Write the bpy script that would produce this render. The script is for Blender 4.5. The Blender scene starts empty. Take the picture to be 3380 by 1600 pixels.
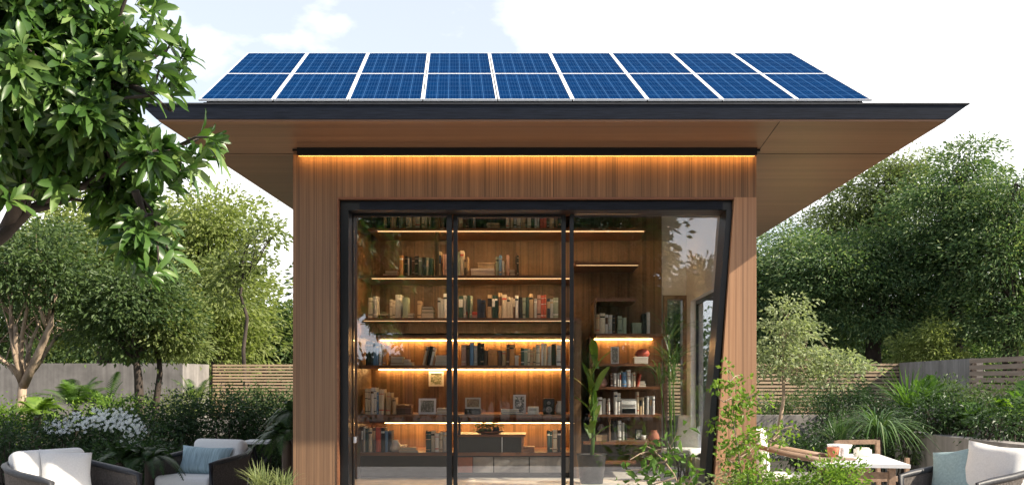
import bpy, bmesh, math, random
import numpy as np
from mathutils import Vector, Matrix
R = math.radians
sc = bpy.context.scene
C = sc.collection
F = 2700.0; CX = 1360.0; CY = 950.0; EYE = 1.3
def P(x, y, Y): return Vector(((x-CX)/F*Y, Y, EYE+(CY-y)/F*Y))
def PZ(x, y, z):
    Y = (z-EYE)*F/(CY-y); return Vector(((x-CX)/F*Y, Y, z))
def X(x, Y): return (x-CX)/F*Y
def Z(y, Y): return EYE+(CY-y)/F*Y

# ------------------------------------------------------------------ materials
MATS = {}
def new_mat(name):
    m = bpy.data.materials.new(name); m.use_nodes = True
    nt = m.node_tree; b = nt.nodes['Principled BSDF']; MATS[name] = m
    return m, nt, b
def N(nt, t, **kw):
    n = nt.nodes.new(t)
    for k, v in kw.items(): setattr(n, k, v)
    return n
def ramp(nt, fac, stops):
    r = N(nt, 'ShaderNodeValToRGB'); e = r.color_ramp.elements
    while len(e) < len(stops): e.new(0.5)
    for el, (p, c) in zip(e, stops): el.position = p; el.color = (*c, 1)
    nt.links.new(fac, r.inputs[0]); return r.outputs[0]
def coords(nt, scale, kind='Object'):
    tc = N(nt, 'ShaderNodeTexCoord'); mp = N(nt, 'ShaderNodeMapping')
    mp.inputs['Scale'].default_value = scale
    nt.links.new(tc.outputs[kind], mp.inputs[0]); return mp.outputs[0]
def noise(nt, vec, scale=1, detail=4, rough=.55):
    n = N(nt, 'ShaderNodeTexNoise'); n.inputs['Scale'].default_value = scale
    n.inputs['Detail'].default_value = detail; n.inputs['Roughness'].default_value = rough
    nt.links.new(vec, n.inputs['Vector']); return n.outputs['Fac']
def bump(nt, b, h, strength=.3, dist=.01):
    bp = N(nt, 'ShaderNodeBump'); bp.inputs['Strength'].default_value = strength
    bp.inputs['Distance'].default_value = dist
    nt.links.new(h, bp.inputs['Height']); nt.links.new(bp.outputs[0], b.inputs['Normal'])
def plain(name, col, rough=.6, var=.25, scale=(20, 20, 20), metal=0, bmp=0, spec=.5, dist=.004):
    m, nt, b = new_mat(name)
    v = coords(nt, scale); f = noise(nt, v)
    lo = tuple(c*(1-var) for c in col); hi = tuple(min(1, c*(1+var)) for c in col)
    nt.links.new(ramp(nt, f, [(.3, lo), (.7, hi)]), b.inputs['Base Color'])
    b.inputs['Roughness'].default_value = rough; b.inputs['Metallic'].default_value = metal
    b.inputs['Specular IOR Level'].default_value = spec
    if bmp: bump(nt, b, f, bmp, dist)
    return m
def wood(name, dark, mid, light, scale=(60, 60, 1.2), groove=None, rough=.55, gdark=.35):
    """grain stretched along one axis, with fine grooves across the same axes"""
    m, nt, b = new_mat(name)
    v = coords(nt, scale); f = noise(nt, v, 1, 6, .65)
    c1 = ramp(nt, f, [(.25, dark), (.5, mid), (.75, light)])
    big = noise(nt, coords(nt, tuple(s*.12 for s in scale)), 1, 3)
    mx = N(nt, 'ShaderNodeMix', data_type='RGBA', blend_type='MULTIPLY'); mx.inputs[0].default_value = 1
    nt.links.new(c1, mx.inputs[6]); nt.links.new(ramp(nt, big, [(.3, (.72, .72, .74)), (.7, (1.12, 1.1, 1.08))]), mx.inputs[7])
    out = mx.outputs[2]; h = f
    if groove:
        g = noise(nt, coords(nt, groove), 1, 2, .5)
        gr = ramp(nt, g, [(.40, (gdark,)*3), (.47, (1, 1, 1))])
        m2 = N(nt, 'ShaderNodeMix', data_type='RGBA', blend_type='MULTIPLY'); m2.inputs[0].default_value = 1
        nt.links.new(out, m2.inputs[6]); nt.links.new(gr, m2.inputs[7]); out = m2.outputs[2]
        h = gr
    nt.links.new(out, b.inputs['Base Color']); b.inputs['Roughness'].default_value = rough
    bump(nt, b, h, .35, .004)
    return m
def leafm(name, c0, c1, trans=.35, rough=.5, spec=.4, c2=None):
    m, nt, b = new_mat(name)
    g = N(nt, 'ShaderNodeNewGeometry')
    st = [(0, c0), (1, c1)] if c2 is None else [(0, c0), (.75, c1), (1, c2)]
    col = ramp(nt, g.outputs['Random Per Island'], st)
    nt.links.new(col, b.inputs['Base Color']); b.inputs['Roughness'].default_value = rough
    b.inputs['Specular IOR Level'].default_value = spec
    tr = N(nt, 'ShaderNodeBsdfTranslucent')
    br = N(nt, 'ShaderNodeMix', data_type='RGBA', blend_type='MULTIPLY'); br.inputs[0].default_value = 1
    nt.links.new(col, br.inputs[6]); br.inputs[7].default_value = (1.3, 1.35, .75, 1)
    nt.links.new(br.outputs[2], tr.inputs[0])
    ms = N(nt, 'ShaderNodeMixShader'); ms.inputs[0].default_value = trans
    nt.links.new(b.outputs[0], ms.inputs[1]); nt.links.new(tr.outputs[0], ms.inputs[2])
    nt.links.new(ms.outputs[0], nt.nodes['Material Output'].inputs[0])
    return m
def emit(name, col, s):
    m, nt, b = new_mat(name)
    b.inputs['Base Color'].default_value = (.8, .8, .8, 1)
    b.inputs['Emission Color'].default_value = (*col, 1); b.inputs['Emission Strength'].default_value = s
    return m

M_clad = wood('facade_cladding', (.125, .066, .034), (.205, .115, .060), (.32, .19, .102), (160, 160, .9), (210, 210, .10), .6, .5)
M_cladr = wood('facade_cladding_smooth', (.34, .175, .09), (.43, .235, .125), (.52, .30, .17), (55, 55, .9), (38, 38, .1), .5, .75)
M_soffit = wood('soffit_boards', (.155, .078, .042), (.21, .108, .058), (.26, .142, .080), (.9, 60, 40), (.15, 9, 9), .34, .85)
M_inwood = wood('interior_wood', (.12, .065, .03), (.19, .105, .048), (.27, .155, .075), (45, 45, 1.1), (22, 22, .1), .45, .6)
M_shelf = wood('shelf_wood', (.13, .05, .025), (.2, .085, .04), (.28, .125, .06), (1.2, 50, 50), None, .35)
M_black = plain('black_metal', (.008, .009, .011), .35, .2, metal=.2)
M_fascia = plain('fascia_metal', (.010, .013, .021), .5, .5, (6, 40, 160), bmp=.4, dist=.002, spec=.15)
M_alu = plain('aluminium', (.84, .85, .86), .4, .04)
M_conc = None
def concrete(name, a, b_, marks=True):
    m, nt, b = new_mat(name)
    f = noise(nt, coords(nt, (1.2, 1.2, 1.2)), 2, 8, .65)
    col = ramp(nt, f, [(.3, a), (.7, b_)])
    st = noise(nt, coords(nt, (9, 9, .35)), 1, 4, .6)
    mx = N(nt, 'ShaderNodeMix', data_type='RGBA', blend_type='MULTIPLY'); mx.inputs[0].default_value = 1
    nt.links.new(col, mx.inputs[6]); nt.links.new(ramp(nt, st, [(.33, (.75, .75, .75)), (.6, (1.08, 1.08, 1.08))]), mx.inputs[7])
    nt.links.new(mx.outputs[2], b.inputs['Base Color']); b.inputs['Roughness'].default_value = .85
    bump(nt, b, noise(nt, coords(nt, (14, 14, 3)), 1, 6), .35, .01)
    return m
M_conc = concrete('board_marked_concrete', (.15, .14, .13), (.28, .262, .245))
M_concd = concrete('planter_concrete', (.21, .195, .18), (.34, .315, .295))
M_white = plain('white_plaster', (.72, .72, .70), .7, .04)
M_tile = concrete('pale_stone', (.46, .43, .38), (.66, .62, .56))
M_pave = concrete('patio_stone', (.32, .30, .28), (.46, .43, .40))
M_soil = plain('soil', (.035, .03, .02), .95, .5, (6, 6, 6), bmp=.8, dist=.05)
M_cush = plain('white_fabric', (.74, .73, .71), .9, .06, (90, 90, 90), bmp=.25, dist=.002)
M_aqua = plain('aqua_fabric', (.30, .42, .44), .85, .14, (60, 60, 60), bmp=.4, dist=.003)
M_aquad = plain('striped_aqua_fabric', (.33, .45, .49), .85, .28, (70, 8, 8), bmp=.4, dist=.003)
M_rope = plain('grey_rope', (.11, .095, .085), .8, .35, (60, 60, 60), bmp=.6, dist=.003)
M_dark = plain('charcoal_frame', (.03, .032, .038), .5, .3, (30, 30, 30), bmp=.3, dist=.002)
M_greyf = wood('weathered_frame', (.12, .10, .09), (.2, .17, .15), (.28, .25, .22), (40, 4, 40))
M_teak = wood('teak', (.16, .10, .065), (.26, .17, .11), (.36, .25, .17), (30, 4, 30))
M_slat = wood('fence_slats', (.34, .24, .14), (.52, .38, .24), (.66, .50, .33), (1.2, 1.2, 30), None, .7)
M_slatd = wood('dark_fence_slats', (.13, .085, .045), (.22, .15, .08), (.33, .24, .14), (1.2, 1.2, 30), None, .7)
M_slatg = wood('grey_fence_slats', (.22, .16, .12), (.32, .24, .18), (.42, .33, .26), (1.2, 1.2, 30), None, .7)
M_paint = plain('white_top', (.78, .78, .78), .35, .03)
M_terra = plain('terracotta', (.36, .12, .06), .7, .15)
M_led = emit('warm_led', (1, .56, .2), 30)
M_ledd = emit('warm_led_dim', (1, .58, .24), .75)
M_ledm = emit('warm_led_medium', (1, .60, .27), 45)
M_ledf = emit('amber_led', (1, .45, .10), 11)
M_bark = plain('pale_bark', (.32, .24, .17), .9, .55, (9, 9, 2.5), bmp=.9, dist=.03)
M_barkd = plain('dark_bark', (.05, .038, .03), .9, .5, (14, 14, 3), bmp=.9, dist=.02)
M_cream = plain('cream_ceramic', (.7, .66, .58), .4, .06)

L_big = leafm('big_leaf', (.028, .075, .014), (.085, .17, .035), .33, .36, .5, (.19, .28, .08))
L_yel = leafm('yellow_green_leaf', (.15, .20, .05), (.33, .38, .14), .47, .55, .3)
L_yel2 = leafm('soft_green_leaf', (.12, .165, .05), (.26, .31, .12), .45, .55, .3)
L_mid = leafm('mid_green_leaf', (.045, .085, .03), (.12, .18, .06), .36, .5, .4)
L_bam = leafm('bamboo_leaf', (.038, .090, .036), (.135, .21, .08), .42, .45, .4, (.32, .39, .17))
L_bamy = leafm('pale_bamboo_leaf', (.10, .145, .05), (.24, .29, .12), .45, .5, .4)
L_silv = leafm('silver_leaf', (.22, .27, .15), (.38, .43, .26), .38, .6, .3)
L_lime = leafm('lime_leaf', (.10, .20, .025), (.22, .34, .05), .42, .45, .4)
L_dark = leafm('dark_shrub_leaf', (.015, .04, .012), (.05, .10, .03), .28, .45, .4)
L_fern = leafm('fern_leaf', (.05, .12, .02), (.13, .24, .045), .4, .5, .4)
L_strap = leafm('strap_leaf', (.035, .085, .022), (.10, .19, .055), .3, .4, .5, (.24, .32, .15))
L_gras = leafm('grass_blade', (.12, .17, .06), (.32, .36, .17), .35, .5, .3)
L_flow = leafm('white_petal', (.7, .72, .78), (.85, .86, .9), .3, .6, .2)
L_in = leafm('indoor_leaf', (.05, .12, .02), (.14, .26, .05), .35, .35, .5)

# solar cell material: blue cells with fine silver bus bars, laid out in UV of each panel
def solar_mat():
    m, nt, b = new_mat('solar_cells')
    tc = N(nt, 'ShaderNodeTexCoord'); sp = N(nt, 'ShaderNodeSeparateXYZ'); nt.links.new(tc.outputs['UV'], sp.inputs[0])
    def lines(src, n, w, off=0.0):
        a = N(nt, 'ShaderNodeMath', operation='MULTIPLY_ADD'); nt.links.new(src, a.inputs[0]); a.inputs[1].default_value = n; a.inputs[2].default_value = off
        f = N(nt, 'ShaderNodeMath', operation='FRACT'); nt.links.new(a.outputs[0], f.inputs[0])
        s = N(nt, 'ShaderNodeMath', operation='SUBTRACT'); nt.links.new(f.outputs[0], s.inputs[0]); s.inputs[1].default_value = .5
        ab = N(nt, 'ShaderNodeMath', operation='ABSOLUTE'); nt.links.new(s.outputs[0], ab.inputs[0])
        l = N(nt, 'ShaderNodeMath', operation='GREATER_THAN'); nt.links.new(ab.outputs[0], l.inputs[0]); l.inputs[1].default_value = .5-w/2
        return l.outputs[0]
    def mul(a_, k):
        q = N(nt, 'ShaderNodeMath', operation='MULTIPLY'); nt.links.new(a_, q.inputs[0]); q.inputs[1].default_value = k; return q.outputs[0]
    def mx(a_, c_):
        q = N(nt, 'ShaderNodeMath', operation='MAXIMUM'); nt.links.new(a_, q.inputs[0]); nt.links.new(c_, q.inputs[1]); return q.outputs[0]
    v = mx(mul(lines(sp.outputs[0], 6, .06), .34), mul(lines(sp.outputs[0], 24, .12, .5), .16))
    h = mx(mul(lines(sp.outputs[1], 6, .045), .30), mul(lines(sp.outputs[1], 12, .05, .3), .14))
    t = mx(v, h)
    ns = noise(nt, coords(nt, (6, 6, 6)), 1, 3)
    cell = ramp(nt, ns, [(.3, (.0, .016, .068)), (.7, (.0002, .024, .095))])
    mxx = N(nt, 'ShaderNodeMix', data_type='RGBA'); nt.links.new(t, mxx.inputs[0]); nt.links.new(cell, mxx.inputs[6])
    mxx.inputs[7].default_value = (.10, .26, .55, 1)
    nt.links.new(mxx.outputs[2], b.inputs['Base Color'])
    b.inputs['Roughness'].default_value = .4; b.inputs['Specular IOR Level'].default_value = .5; b.inputs['IOR'].default_value = 1.01
    return m
M_cell = solar_mat()
def glass_mat():
    m, nt, b = new_mat('coated_glass')
    nt.nodes.remove(b)
    tr = N(nt, 'ShaderNodeBsdfTransparent'); tr.inputs[0].default_value = (.985, .99, .985, 1)
    gl = N(nt, 'ShaderNodeBsdfGlossy'); gl.inputs['Roughness'].default_value = .004; gl.inputs[0].default_value = (.9, .93, 1, 1)
    lw = N(nt, 'ShaderNodeFresnel'); lw.inputs[0].default_value = 1.5
    a = N(nt, 'ShaderNodeMath', operation='MULTIPLY_ADD'); nt.links.new(lw.outputs[0], a.inputs[0]); a.inputs[1].default_value = 1.2; a.inputs[2].default_value = .055
    a.use_clamp = True
    ms = N(nt, 'ShaderNodeMixShader'); nt.links.new(a.outputs[0], ms.inputs[0])
    nt.links.new(tr.outputs[0], ms.inputs[1]); nt.links.new(gl.outputs[0], ms.inputs[2])
    nt.links.new(ms.outputs[0], nt.nodes['Material Output'].inputs[0])
    return m
M_glass = glass_mat()

# ------------------------------------------------------------------ mesh helpers
OFF = {}
def org(p):
    if p is None: return (0, 0, 0)
    if p.name in OFF: return OFF[p.name]
    return tuple(p.location) if p.get('world') else (0, 0, 0)
class MB:
    def __init__(s): s.v = []; s.f = []; s.m = []; s.sm = []
    def add(s, vs, fs, mi=0, smooth=False):
        o = len(s.v); s.v += [tuple(v) for v in vs]
        for f in fs: s.f.append([i+o for i in f]); s.m.append(mi); s.sm.append(smooth)
    def box(s, x0, x1, y0, y1, z0, z1, mi=0):
        s.hexa([(x0, y0), (x1, y0), (x1, y1), (x0, y1)], z0, [(x0, y0), (x1, y0), (x1, y1), (x0, y1)], z1, mi)
        return s
    def hexa(s, lo, z0, hi, z1, mi=0):
        vs = [(a, b, z0) for a, b in lo]+[(a, b, z1) for a, b in hi]
        s.add(vs, [(3, 2, 1, 0), (4, 5, 6, 7), (0, 1, 5, 4), (1, 2, 6, 5), (2, 3, 7, 6), (3, 0, 4, 7)], mi)
        return s
    def pts8(s, vs, mi=0):
        s.add(vs, [(3, 2, 1, 0), (4, 5, 6, 7), (0, 1, 5, 4), (1, 2, 6, 5), (2, 3, 7, 6), (3, 0, 4, 7)], mi); return s
    def bbox(s, cx, cy, cz, sx, sy, sz, b=.01, mi=0, mat=None, seg=2):
        bm = bmesh.new(); bmesh.ops.create_cube(bm, size=1)
        for v in bm.verts: v.co = Vector((v.co.x*sx, v.co.y*sy, v.co.z*sz))
        bmesh.ops.bevel(bm, geom=bm.edges[:], offset=b, segments=seg, affect='EDGES', profile=.5)
        T = Matrix.Translation((cx, cy, cz))
        if mat is not None: T = T @ mat
        bm.transform(T); s.frombm(bm, mi, seg > 1); return s
    def frombm(s, bm, mi=0, smooth=False):
        bm.verts.index_update()
        s.add([v.co[:] for v in bm.verts], [[v.index for v in f.verts] for f in bm.faces], mi, smooth); bm.free()
    def bar(s, a, b, w, h=None, mi=0, up=(0, 0, 1)):
        a = Vector(a); b = Vector(b); h = h or w; d = (b-a).normalized(); up = Vector(up)
        if abs(d.dot(up)) > .95: up = Vector((1, 0, 0))
        sd = d.cross(up).normalized()*w/2; u = sd.cross(d).normalized()*h/2
        s.pts8([a-sd-u, a+sd-u, b+sd-u, b-sd-u, a-sd+u, a+sd+u, b+sd+u, b-sd+u], mi); return s
    def tube(s, pts, rad, n=7, mi=0, cap=True):
        pts = [Vector(p) for p in pts]
        if not hasattr(rad, '__len__'): rad = [rad]*len(pts)
        vs = []; fs = []; ref = Vector((0, 0, 1))
        for i, p in enumerate(pts):
            d = (pts[min(i+1, len(pts)-1)]-pts[max(i-1, 0)]).normalized()
            r = ref if abs(d.dot(ref)) < .9 else Vector((1, 0, 0))
            a = d.cross(r).normalized(); b = d.cross(a)
            for k in range(n):
                t = 2*math.pi*k/n; vs.append(p+(a*math.cos(t)+b*math.sin(t))*rad[i])
        for i in range(len(pts)-1):
            for k in range(n):
                k2 = (k+1) % n; fs.append((i*n+k, i*n+k2, (i+1)*n+k2, (i+1)*n+k))
        if cap: fs.append(tuple(range(n))[::-1]); fs.append(tuple(range((len(pts)-1)*n, len(pts)*n)))
        s.add(vs, fs, mi, True); return s
    def lathe(s, c, prof, n=18, mi=0):
        vs = []; fs = []
        for r, z in prof:
            for k in range(n):
                t = 2*math.pi*k/n; vs.append((c[0]+r*math.cos(t), c[1]+r*math.sin(t), c[2]+z))
        for i in range(len(prof)-1):
            for k in range(n):
                k2 = (k+1) % n; fs.append((i*n+k, i*n+k2, (i+1)*n+k2, (i+1)*n+k))
        s.add(vs, fs, mi, True); return s
    def build(s, name, mats, parent=None, loc=None):
        if loc is None: loc = org(parent)
        if not hasattr(mats, '__len__'): mats = [mats]
        me = bpy.data.meshes.new(name)
        me.from_pydata([(a-loc[0], b-loc[1], c-loc[2]) for a, b, c in s.v], [], s.f); me.update()
        for m in mats: me.materials.append(m)
        me.polygons.foreach_set('material_index', s.m); me.polygons.foreach_set('use_smooth', s.sm)
        o = bpy.data.objects.new(name, me); C.objects.link(o)
        if parent is not None: o.parent = parent; OFF[o.name] = loc
        else: o.location = loc
        return o
def np_obj(name, V, Fq, mat, parent=None, smooth=False):
    """V (n,3), Fq (m,4) numpy"""
    loc = np.array(org(parent))
    V = np.asarray(V, dtype=np.float32)-loc.astype(np.float32)
    me = bpy.data.meshes.new(name); k = Fq.shape[1]
    me.vertices.add(len(V)); me.vertices.foreach_set('co', V.ravel())
    me.loops.add(Fq.size); me.loops.foreach_set('vertex_index', Fq.astype(np.int32).ravel())
    me.polygons.add(len(Fq)); me.polygons.foreach_set('loop_start', np.arange(0, Fq.size, k, dtype=np.int32))
    me.polygons.foreach_set('loop_total', np.full(len(Fq), k, dtype=np.int32))
    me.polygons.foreach_set('use_smooth', np.full(len(Fq), smooth))
    me.update(calc_edges=True); me.materials.append(mat)
    o = bpy.data.objects.new(name, me); C.objects.link(o)
    if parent is not None: o.parent = parent
    return o
def thing(name, label, cat, loc=(0, 0, 0), rz=0, group=None, world=True):
    o = bpy.data.objects.new(name, None); C.objects.link(o); o.empty_display_size = .1
    o.location = loc; o.rotation_euler = (0, 0, rz); o['label'] = label; o['category'] = cat
    if group: o['group'] = group
    if world: o['world'] = 1
    return o
def tag(o, label, cat, group=None):
    o['label'] = label; o['category'] = cat
    if group: o['group'] = group
    return o
def struct(o): o['kind'] = 'structure'; return o
def stuff(o, label=None, cat=None):
    o['kind'] = 'stuff'
    if label: o['label'] = label
    if cat: o['category'] = cat
    return o

# ------------------------------------------------------------------ foliage
def rot_frame(d, rng):
    """d (n,3) unit -> side, up (n,3) with random roll"""
    r = rng.normal(size=d.shape); s = np.cross(d, r); s /= np.linalg.norm(s, axis=1)[:, None]+1e-9
    u = np.cross(s, d); return s, u
def leaves(pos, d, L, W, rng, side=None):
    """diamond leaves folded on the midrib: 5 verts, 2 quads-ish -> use 4 tris as 2 quads"""
    n = len(pos); d = d/(np.linalg.norm(d, axis=1)[:, None]+1e-9)
    if side is None: s, u = rot_frame(d, rng)
    else: s = side; u = np.cross(s, d)
    L = np.broadcast_to(L, n)[:, None]*rng.uniform(.7, 1.25, (n, 1)); W = np.broadcast_to(W, n)[:, None]*rng.uniform(.8, 1.2, (n, 1))
    base = pos; tip = pos+d*L - np.array([0, 0, .12])*L
    mid = pos+d*L*.5+u*W*.12
    a = mid+s*W*.5+u*W*.18; b = mid-s*W*.5+u*W*.18
    V = np.stack([base, a, tip, b], 1).reshape(-1, 3)
    i = np.arange(n)[:, None]*4
    T = np.concatenate([i+np.array([[0, 1, 2]]), i+np.array([[0, 2, 3]])], 0)
    return V, T
def cluster_leaves(cent, outd, n_per, cr, L, W, rng, flat=.55, droop=.35, spread=1.0):
    n = len(cent)
    p = rng.normal(size=(n, n_per, 3))*np.array([1, 1, flat])
    p /= np.maximum(1, np.linalg.norm(p, axis=2)[..., None]/1.8)
    p *= (cr/1.5)*rng.uniform(.6, 1.3, (n, 1, 1))
    pos = cent[:, None, :]+p
    # outer leaves of a clump sag
    rr = np.linalg.norm(p[..., :2], axis=2)
    pos[..., 2] -= rr*droop
    dd = p/(np.linalg.norm(p, axis=2)[..., None]+1e-6)*spread+outd[:, None, :]*.5+rng.normal(size=p.shape)*.45
    dd[..., 2] -= droop
    return leaves(pos.reshape(-1, 3), dd.reshape(-1, 3), L, W, rng)
def lobes_px(lst, Y, depth=1.0, rng=None):
    out = []
    for i, l in enumerate(lst):
        x, y, r = l[:3]; rz = l[3] if len(l) > 3 else r
        dy = l[4] if len(l) > 4 else ((i*37) % 11/10-.5)*1.2*r/F*Y
        Yc = Y+dy; c = P(x, y, Yc); k = Yc/F
        out.append((c.x, c.y, c.z, r*k, r*k*depth, rz*k))
    return out
def crown_points(lobes, density, rng, shell=.55):
    cs = []; os_ = []
    for (cx, cy, cz, rx, ry, rz) in lobes:
        n = max(4, int(density*(rx*ry*rz)**(2/3)*12.6))
        d = rng.normal(size=(n, 3)); d /= np.linalg.norm(d, axis=1)[:, None]
        r = rng.uniform(shell**2, 1.12, (n, 1))**.5
        r *= 1+.18*np.sin(d[:, :1]*5+cx)*np.cos(d[:, 2:]*6+cz)
        cs.append(np.array([cx, cy, cz])+d*r*np.array([rx, ry, rz])); os_.append(d)
        n2 = max(2, n//9); d = rng.normal(size=(n2, 3)); d /= np.linalg.norm(d, axis=1)[:, None]; d[:, 2] = np.abs(d[:, 2])*.8
        cs.append(np.array([cx, cy, cz])+d*rng.uniform(1.08, 1.35, (n2, 1))*np.array([rx, ry, rz])); os_.append(d)
    return np.concatenate(cs), np.concatenate(os_)
def curve_pts(a, b, n, wob, rnd, sag=0):
    a = Vector(a); b = Vector(b); L = (b-a).length; out = []
    o1 = Vector([rnd.uniform(-1, 1) for _ in range(3)])*wob*L
    o2 = Vector([rnd.uniform(-1, 1) for _ in range(3)])*wob*L*.6
    for i in range(n):
        t = i/(n-1); out.append(a.lerp(b, t)+o1*math.sin(math.pi*t)+o2*math.sin(2*math.pi*t)+Vector((0, 0, sag*L*math.sin(math.pi*t))))
    return out
def make_tree(name, label, lobes, trunk, tr, leafmat, barkmat, seed, density=9, n_per=60, cr=.38, L=.11, W=.045, flat=.5, droop=.35, group=None, cat='tree', twigs=1.0, shell=.5):
    """trunk: list of world points base->fork ; lobes list"""
    rng = np.random.default_rng(seed); rnd = random.Random(seed)
    base = Vector(trunk[0]); t = thing(name, label, cat, base, group=group)
    mb = MB(); k = len(trunk)
    mb.tube(trunk, [tr*(1-.45*i/max(1, k-1)) for i in range(k)], 9)
    top = Vector(trunk[-1]); r1 = tr*.36
    cs, od = crown_points(lobes, density, rng, shell)
    off = 0
    for (cx, cy, cz, rx, ry, rz) in lobes:
        c = Vector((cx, cy, cz-rz*.3)); pts = curve_pts(top, c, 6, .07, rnd, .05)
        mb.tube(pts, [r1*(1-.12*i) for i in range(6)], 6)
        nn = int(7*twigs)
        idx = rng.choice(len(cs), nn)
        # twigs to near clusters
        dist = np.linalg.norm(cs-np.array([cx, cy, cz]), axis=1); near = np.argsort(dist)[:60]
        for j in rng.choice(near, min(nn, len(near)), replace=False):
            s0 = pts[rnd.choice([2, 3, 4, 5])]; q = curve_pts(s0, cs[j], 4, .08, rnd, .04)
            mb.tube(q, [r1*.38, r1*.26, r1*.16, r1*.06], 4, cap=False)
    mb.build('trunk', barkmat, t)
    V, T = cluster_leaves(cs, od, n_per, cr, L, W, rng, flat, droop)
    np_obj('crown', V, T, leafmat, t)
    return t
def make_shrub(name, label, lobes, leafmat, seed, density=14, n_per=80, cr=.18, L=.05, W=.021, flat=.8, droop=.1, group=None, cat='shrub', stems=True, flower=None, zg=0.0):
    rng = np.random.default_rng(seed); rnd = random.Random(seed)
    cx = sum(l[0] for l in lobes)/len(lobes); cy = sum(l[1] for l in lobes)/len(lobes)
    t = thing(name, label, cat, (cx, cy, zg), group=group)
    cs, od = crown_points(lobes, density, rng, .3)
    V, T = cluster_leaves(cs, od, n_per, cr, L, W, rng, flat, droop)
    np_obj('foliage', V, T, leafmat, t)
    mb = MB()
    for l in lobes:
        for q in range(4):
            e = Vector((l[0]+rnd.uniform(-.6, .6)*l[3], l[1]+rnd.uniform(-.6, .6)*l[4], l[2]+rnd.uniform(0, .7)*l[5]))
            mb.tube(curve_pts((l[0]+rnd.uniform(-.1, .1), l[1]+rnd.uniform(-.1, .1), zg), e, 5, .05, rnd), [.012, .01, .008, .006, .003], 5, cap=False)
    mb.build('stem', M_barkd, t)
    return t, cs, od
def frond_fan(mb, base, n, Lr, rnd, arch=.55, pin=.12, npin=16, wdt=.012, up=1.0, az=None, spread=(.25, 1.0)):
    """fern / cycad fronds with real pinnae"""
    for k in range(n):
        a = (rnd.uniform(0, 2*math.pi) if az is None else rnd.uniform(*az)); L = Lr*rnd.uniform(.75, 1.1)
        out = rnd.uniform(*spread); hz = Vector((math.cos(a), math.sin(a), 0)); sd = Vector((-math.sin(a), math.cos(a), 0))
        def pt(t): return Vector(base)+hz*(L*out*t)+Vector((0, 0, L*(up*t*(1.1-out*.4)-arch*t*t*(.5+out))))
        for i in range(1, npin):
            t = .12+.88*i/npin; p = pt(t); d = (pt(t+.02)-p).normalized()
            pl = pin*math.sin(math.pi*min(1, .15+t*.83))**.7
            for sgn in (-1, 1):
                e = p+(sd*sgn*.9+d*.55+Vector((0, 0, -.12))).normalized()*pl
                w = d*wdt; mb.add([p-w, p+w, e+w*.2, e-w*.2], [(0, 1, 2, 3)])
        ps = [pt(j/7) for j in range(8)]
        for j in range(7):
            w = sd*.006; mb.add([ps[j]-w, ps[j]+w, ps[j+1]+w*.8, ps[j+1]-w*.8], [(0, 1, 2, 3)])
def blades(mb, base, n, Lr, rnd, w=.02, arch=.6, spread=(.2, .9), az=None, up=1.0):
    for k in range(n):
        a = (rnd.uniform(0, 2*math.pi) if az is None else rnd.uniform(*az)); L = Lr*rnd.uniform(.6, 1.15); out = rnd.uniform(*spread)
        hz = Vector((math.cos(a), math.sin(a), 0)); sd = Vector((-math.sin(a), math.cos(a), 0)); b = Vector(base)+Vector((rnd.uniform(-.04, .04), rnd.uniform(-.04, .04), 0))
        vs = []; m = 8
        for j in range(m+1):
            t = j/m; p = b+hz*(L*out*t**1.15)+Vector((0, 0, L*(up*t-arch*(.3+out)*t*t)))
            ww = w*(math.sin(math.pi*(.12+.86*t))**.8)*.5; c = Vector((0, 0, -ww*.35))
            vs += [p-sd*ww, p-c, p+sd*ww]
        fs = []
        for j in range(m): fs += [(3*j, 3*j+1, 3*j+4, 3*j+3), (3*j+1, 3*j+2, 3*j+5, 3*j+4)]
        mb.add(vs, fs, 0, True)

# ================================================================== SETTING
g = MB(); g.add([(-250, -250, 0), (250, -250, 0), (250, 400, 0), (-250, 400, 0)], [(0, 1, 2, 3)])
struct(g.build('ground', M_soil))
g = MB(); g.box(-7.0, 7.0, 1.5, 11.8, .001, .03); struct(g.build('patio', M_pave))

# ---- pavilion
YF = 8.18; YG = 8.45; ZF = .37; ZS = 3.012
XL = X(737, YF); XR = X(1903, YF); XJL = X(848, YF)
def XJ(z, d=0.0): return 1.324+.0702*(z-.485)+d
ZO = Z(496, YF)
pav = thing('garden_pavilion', 'timber clad garden library pavilion with deep overhanging roof and sliding glass front', 'building', (0, YF, 0))
w = MB(); zt = 3.008
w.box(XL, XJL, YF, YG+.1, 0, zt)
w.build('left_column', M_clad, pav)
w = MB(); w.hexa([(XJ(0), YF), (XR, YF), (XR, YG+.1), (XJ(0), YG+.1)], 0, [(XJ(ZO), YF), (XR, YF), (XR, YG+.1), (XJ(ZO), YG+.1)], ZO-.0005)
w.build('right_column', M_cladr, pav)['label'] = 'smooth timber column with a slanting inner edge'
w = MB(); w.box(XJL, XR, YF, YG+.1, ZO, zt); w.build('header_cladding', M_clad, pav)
w = MB(); w.box(XJL, XJ(ZO)-.003, YF-.006, YF+.05, ZO-.014, ZO-.001); w.box(XJL-.001, XJL+.012, YF-.006, YF+.05, 0.1, ZO-.015); w.build('trim', M_shelf, pav)
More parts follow.
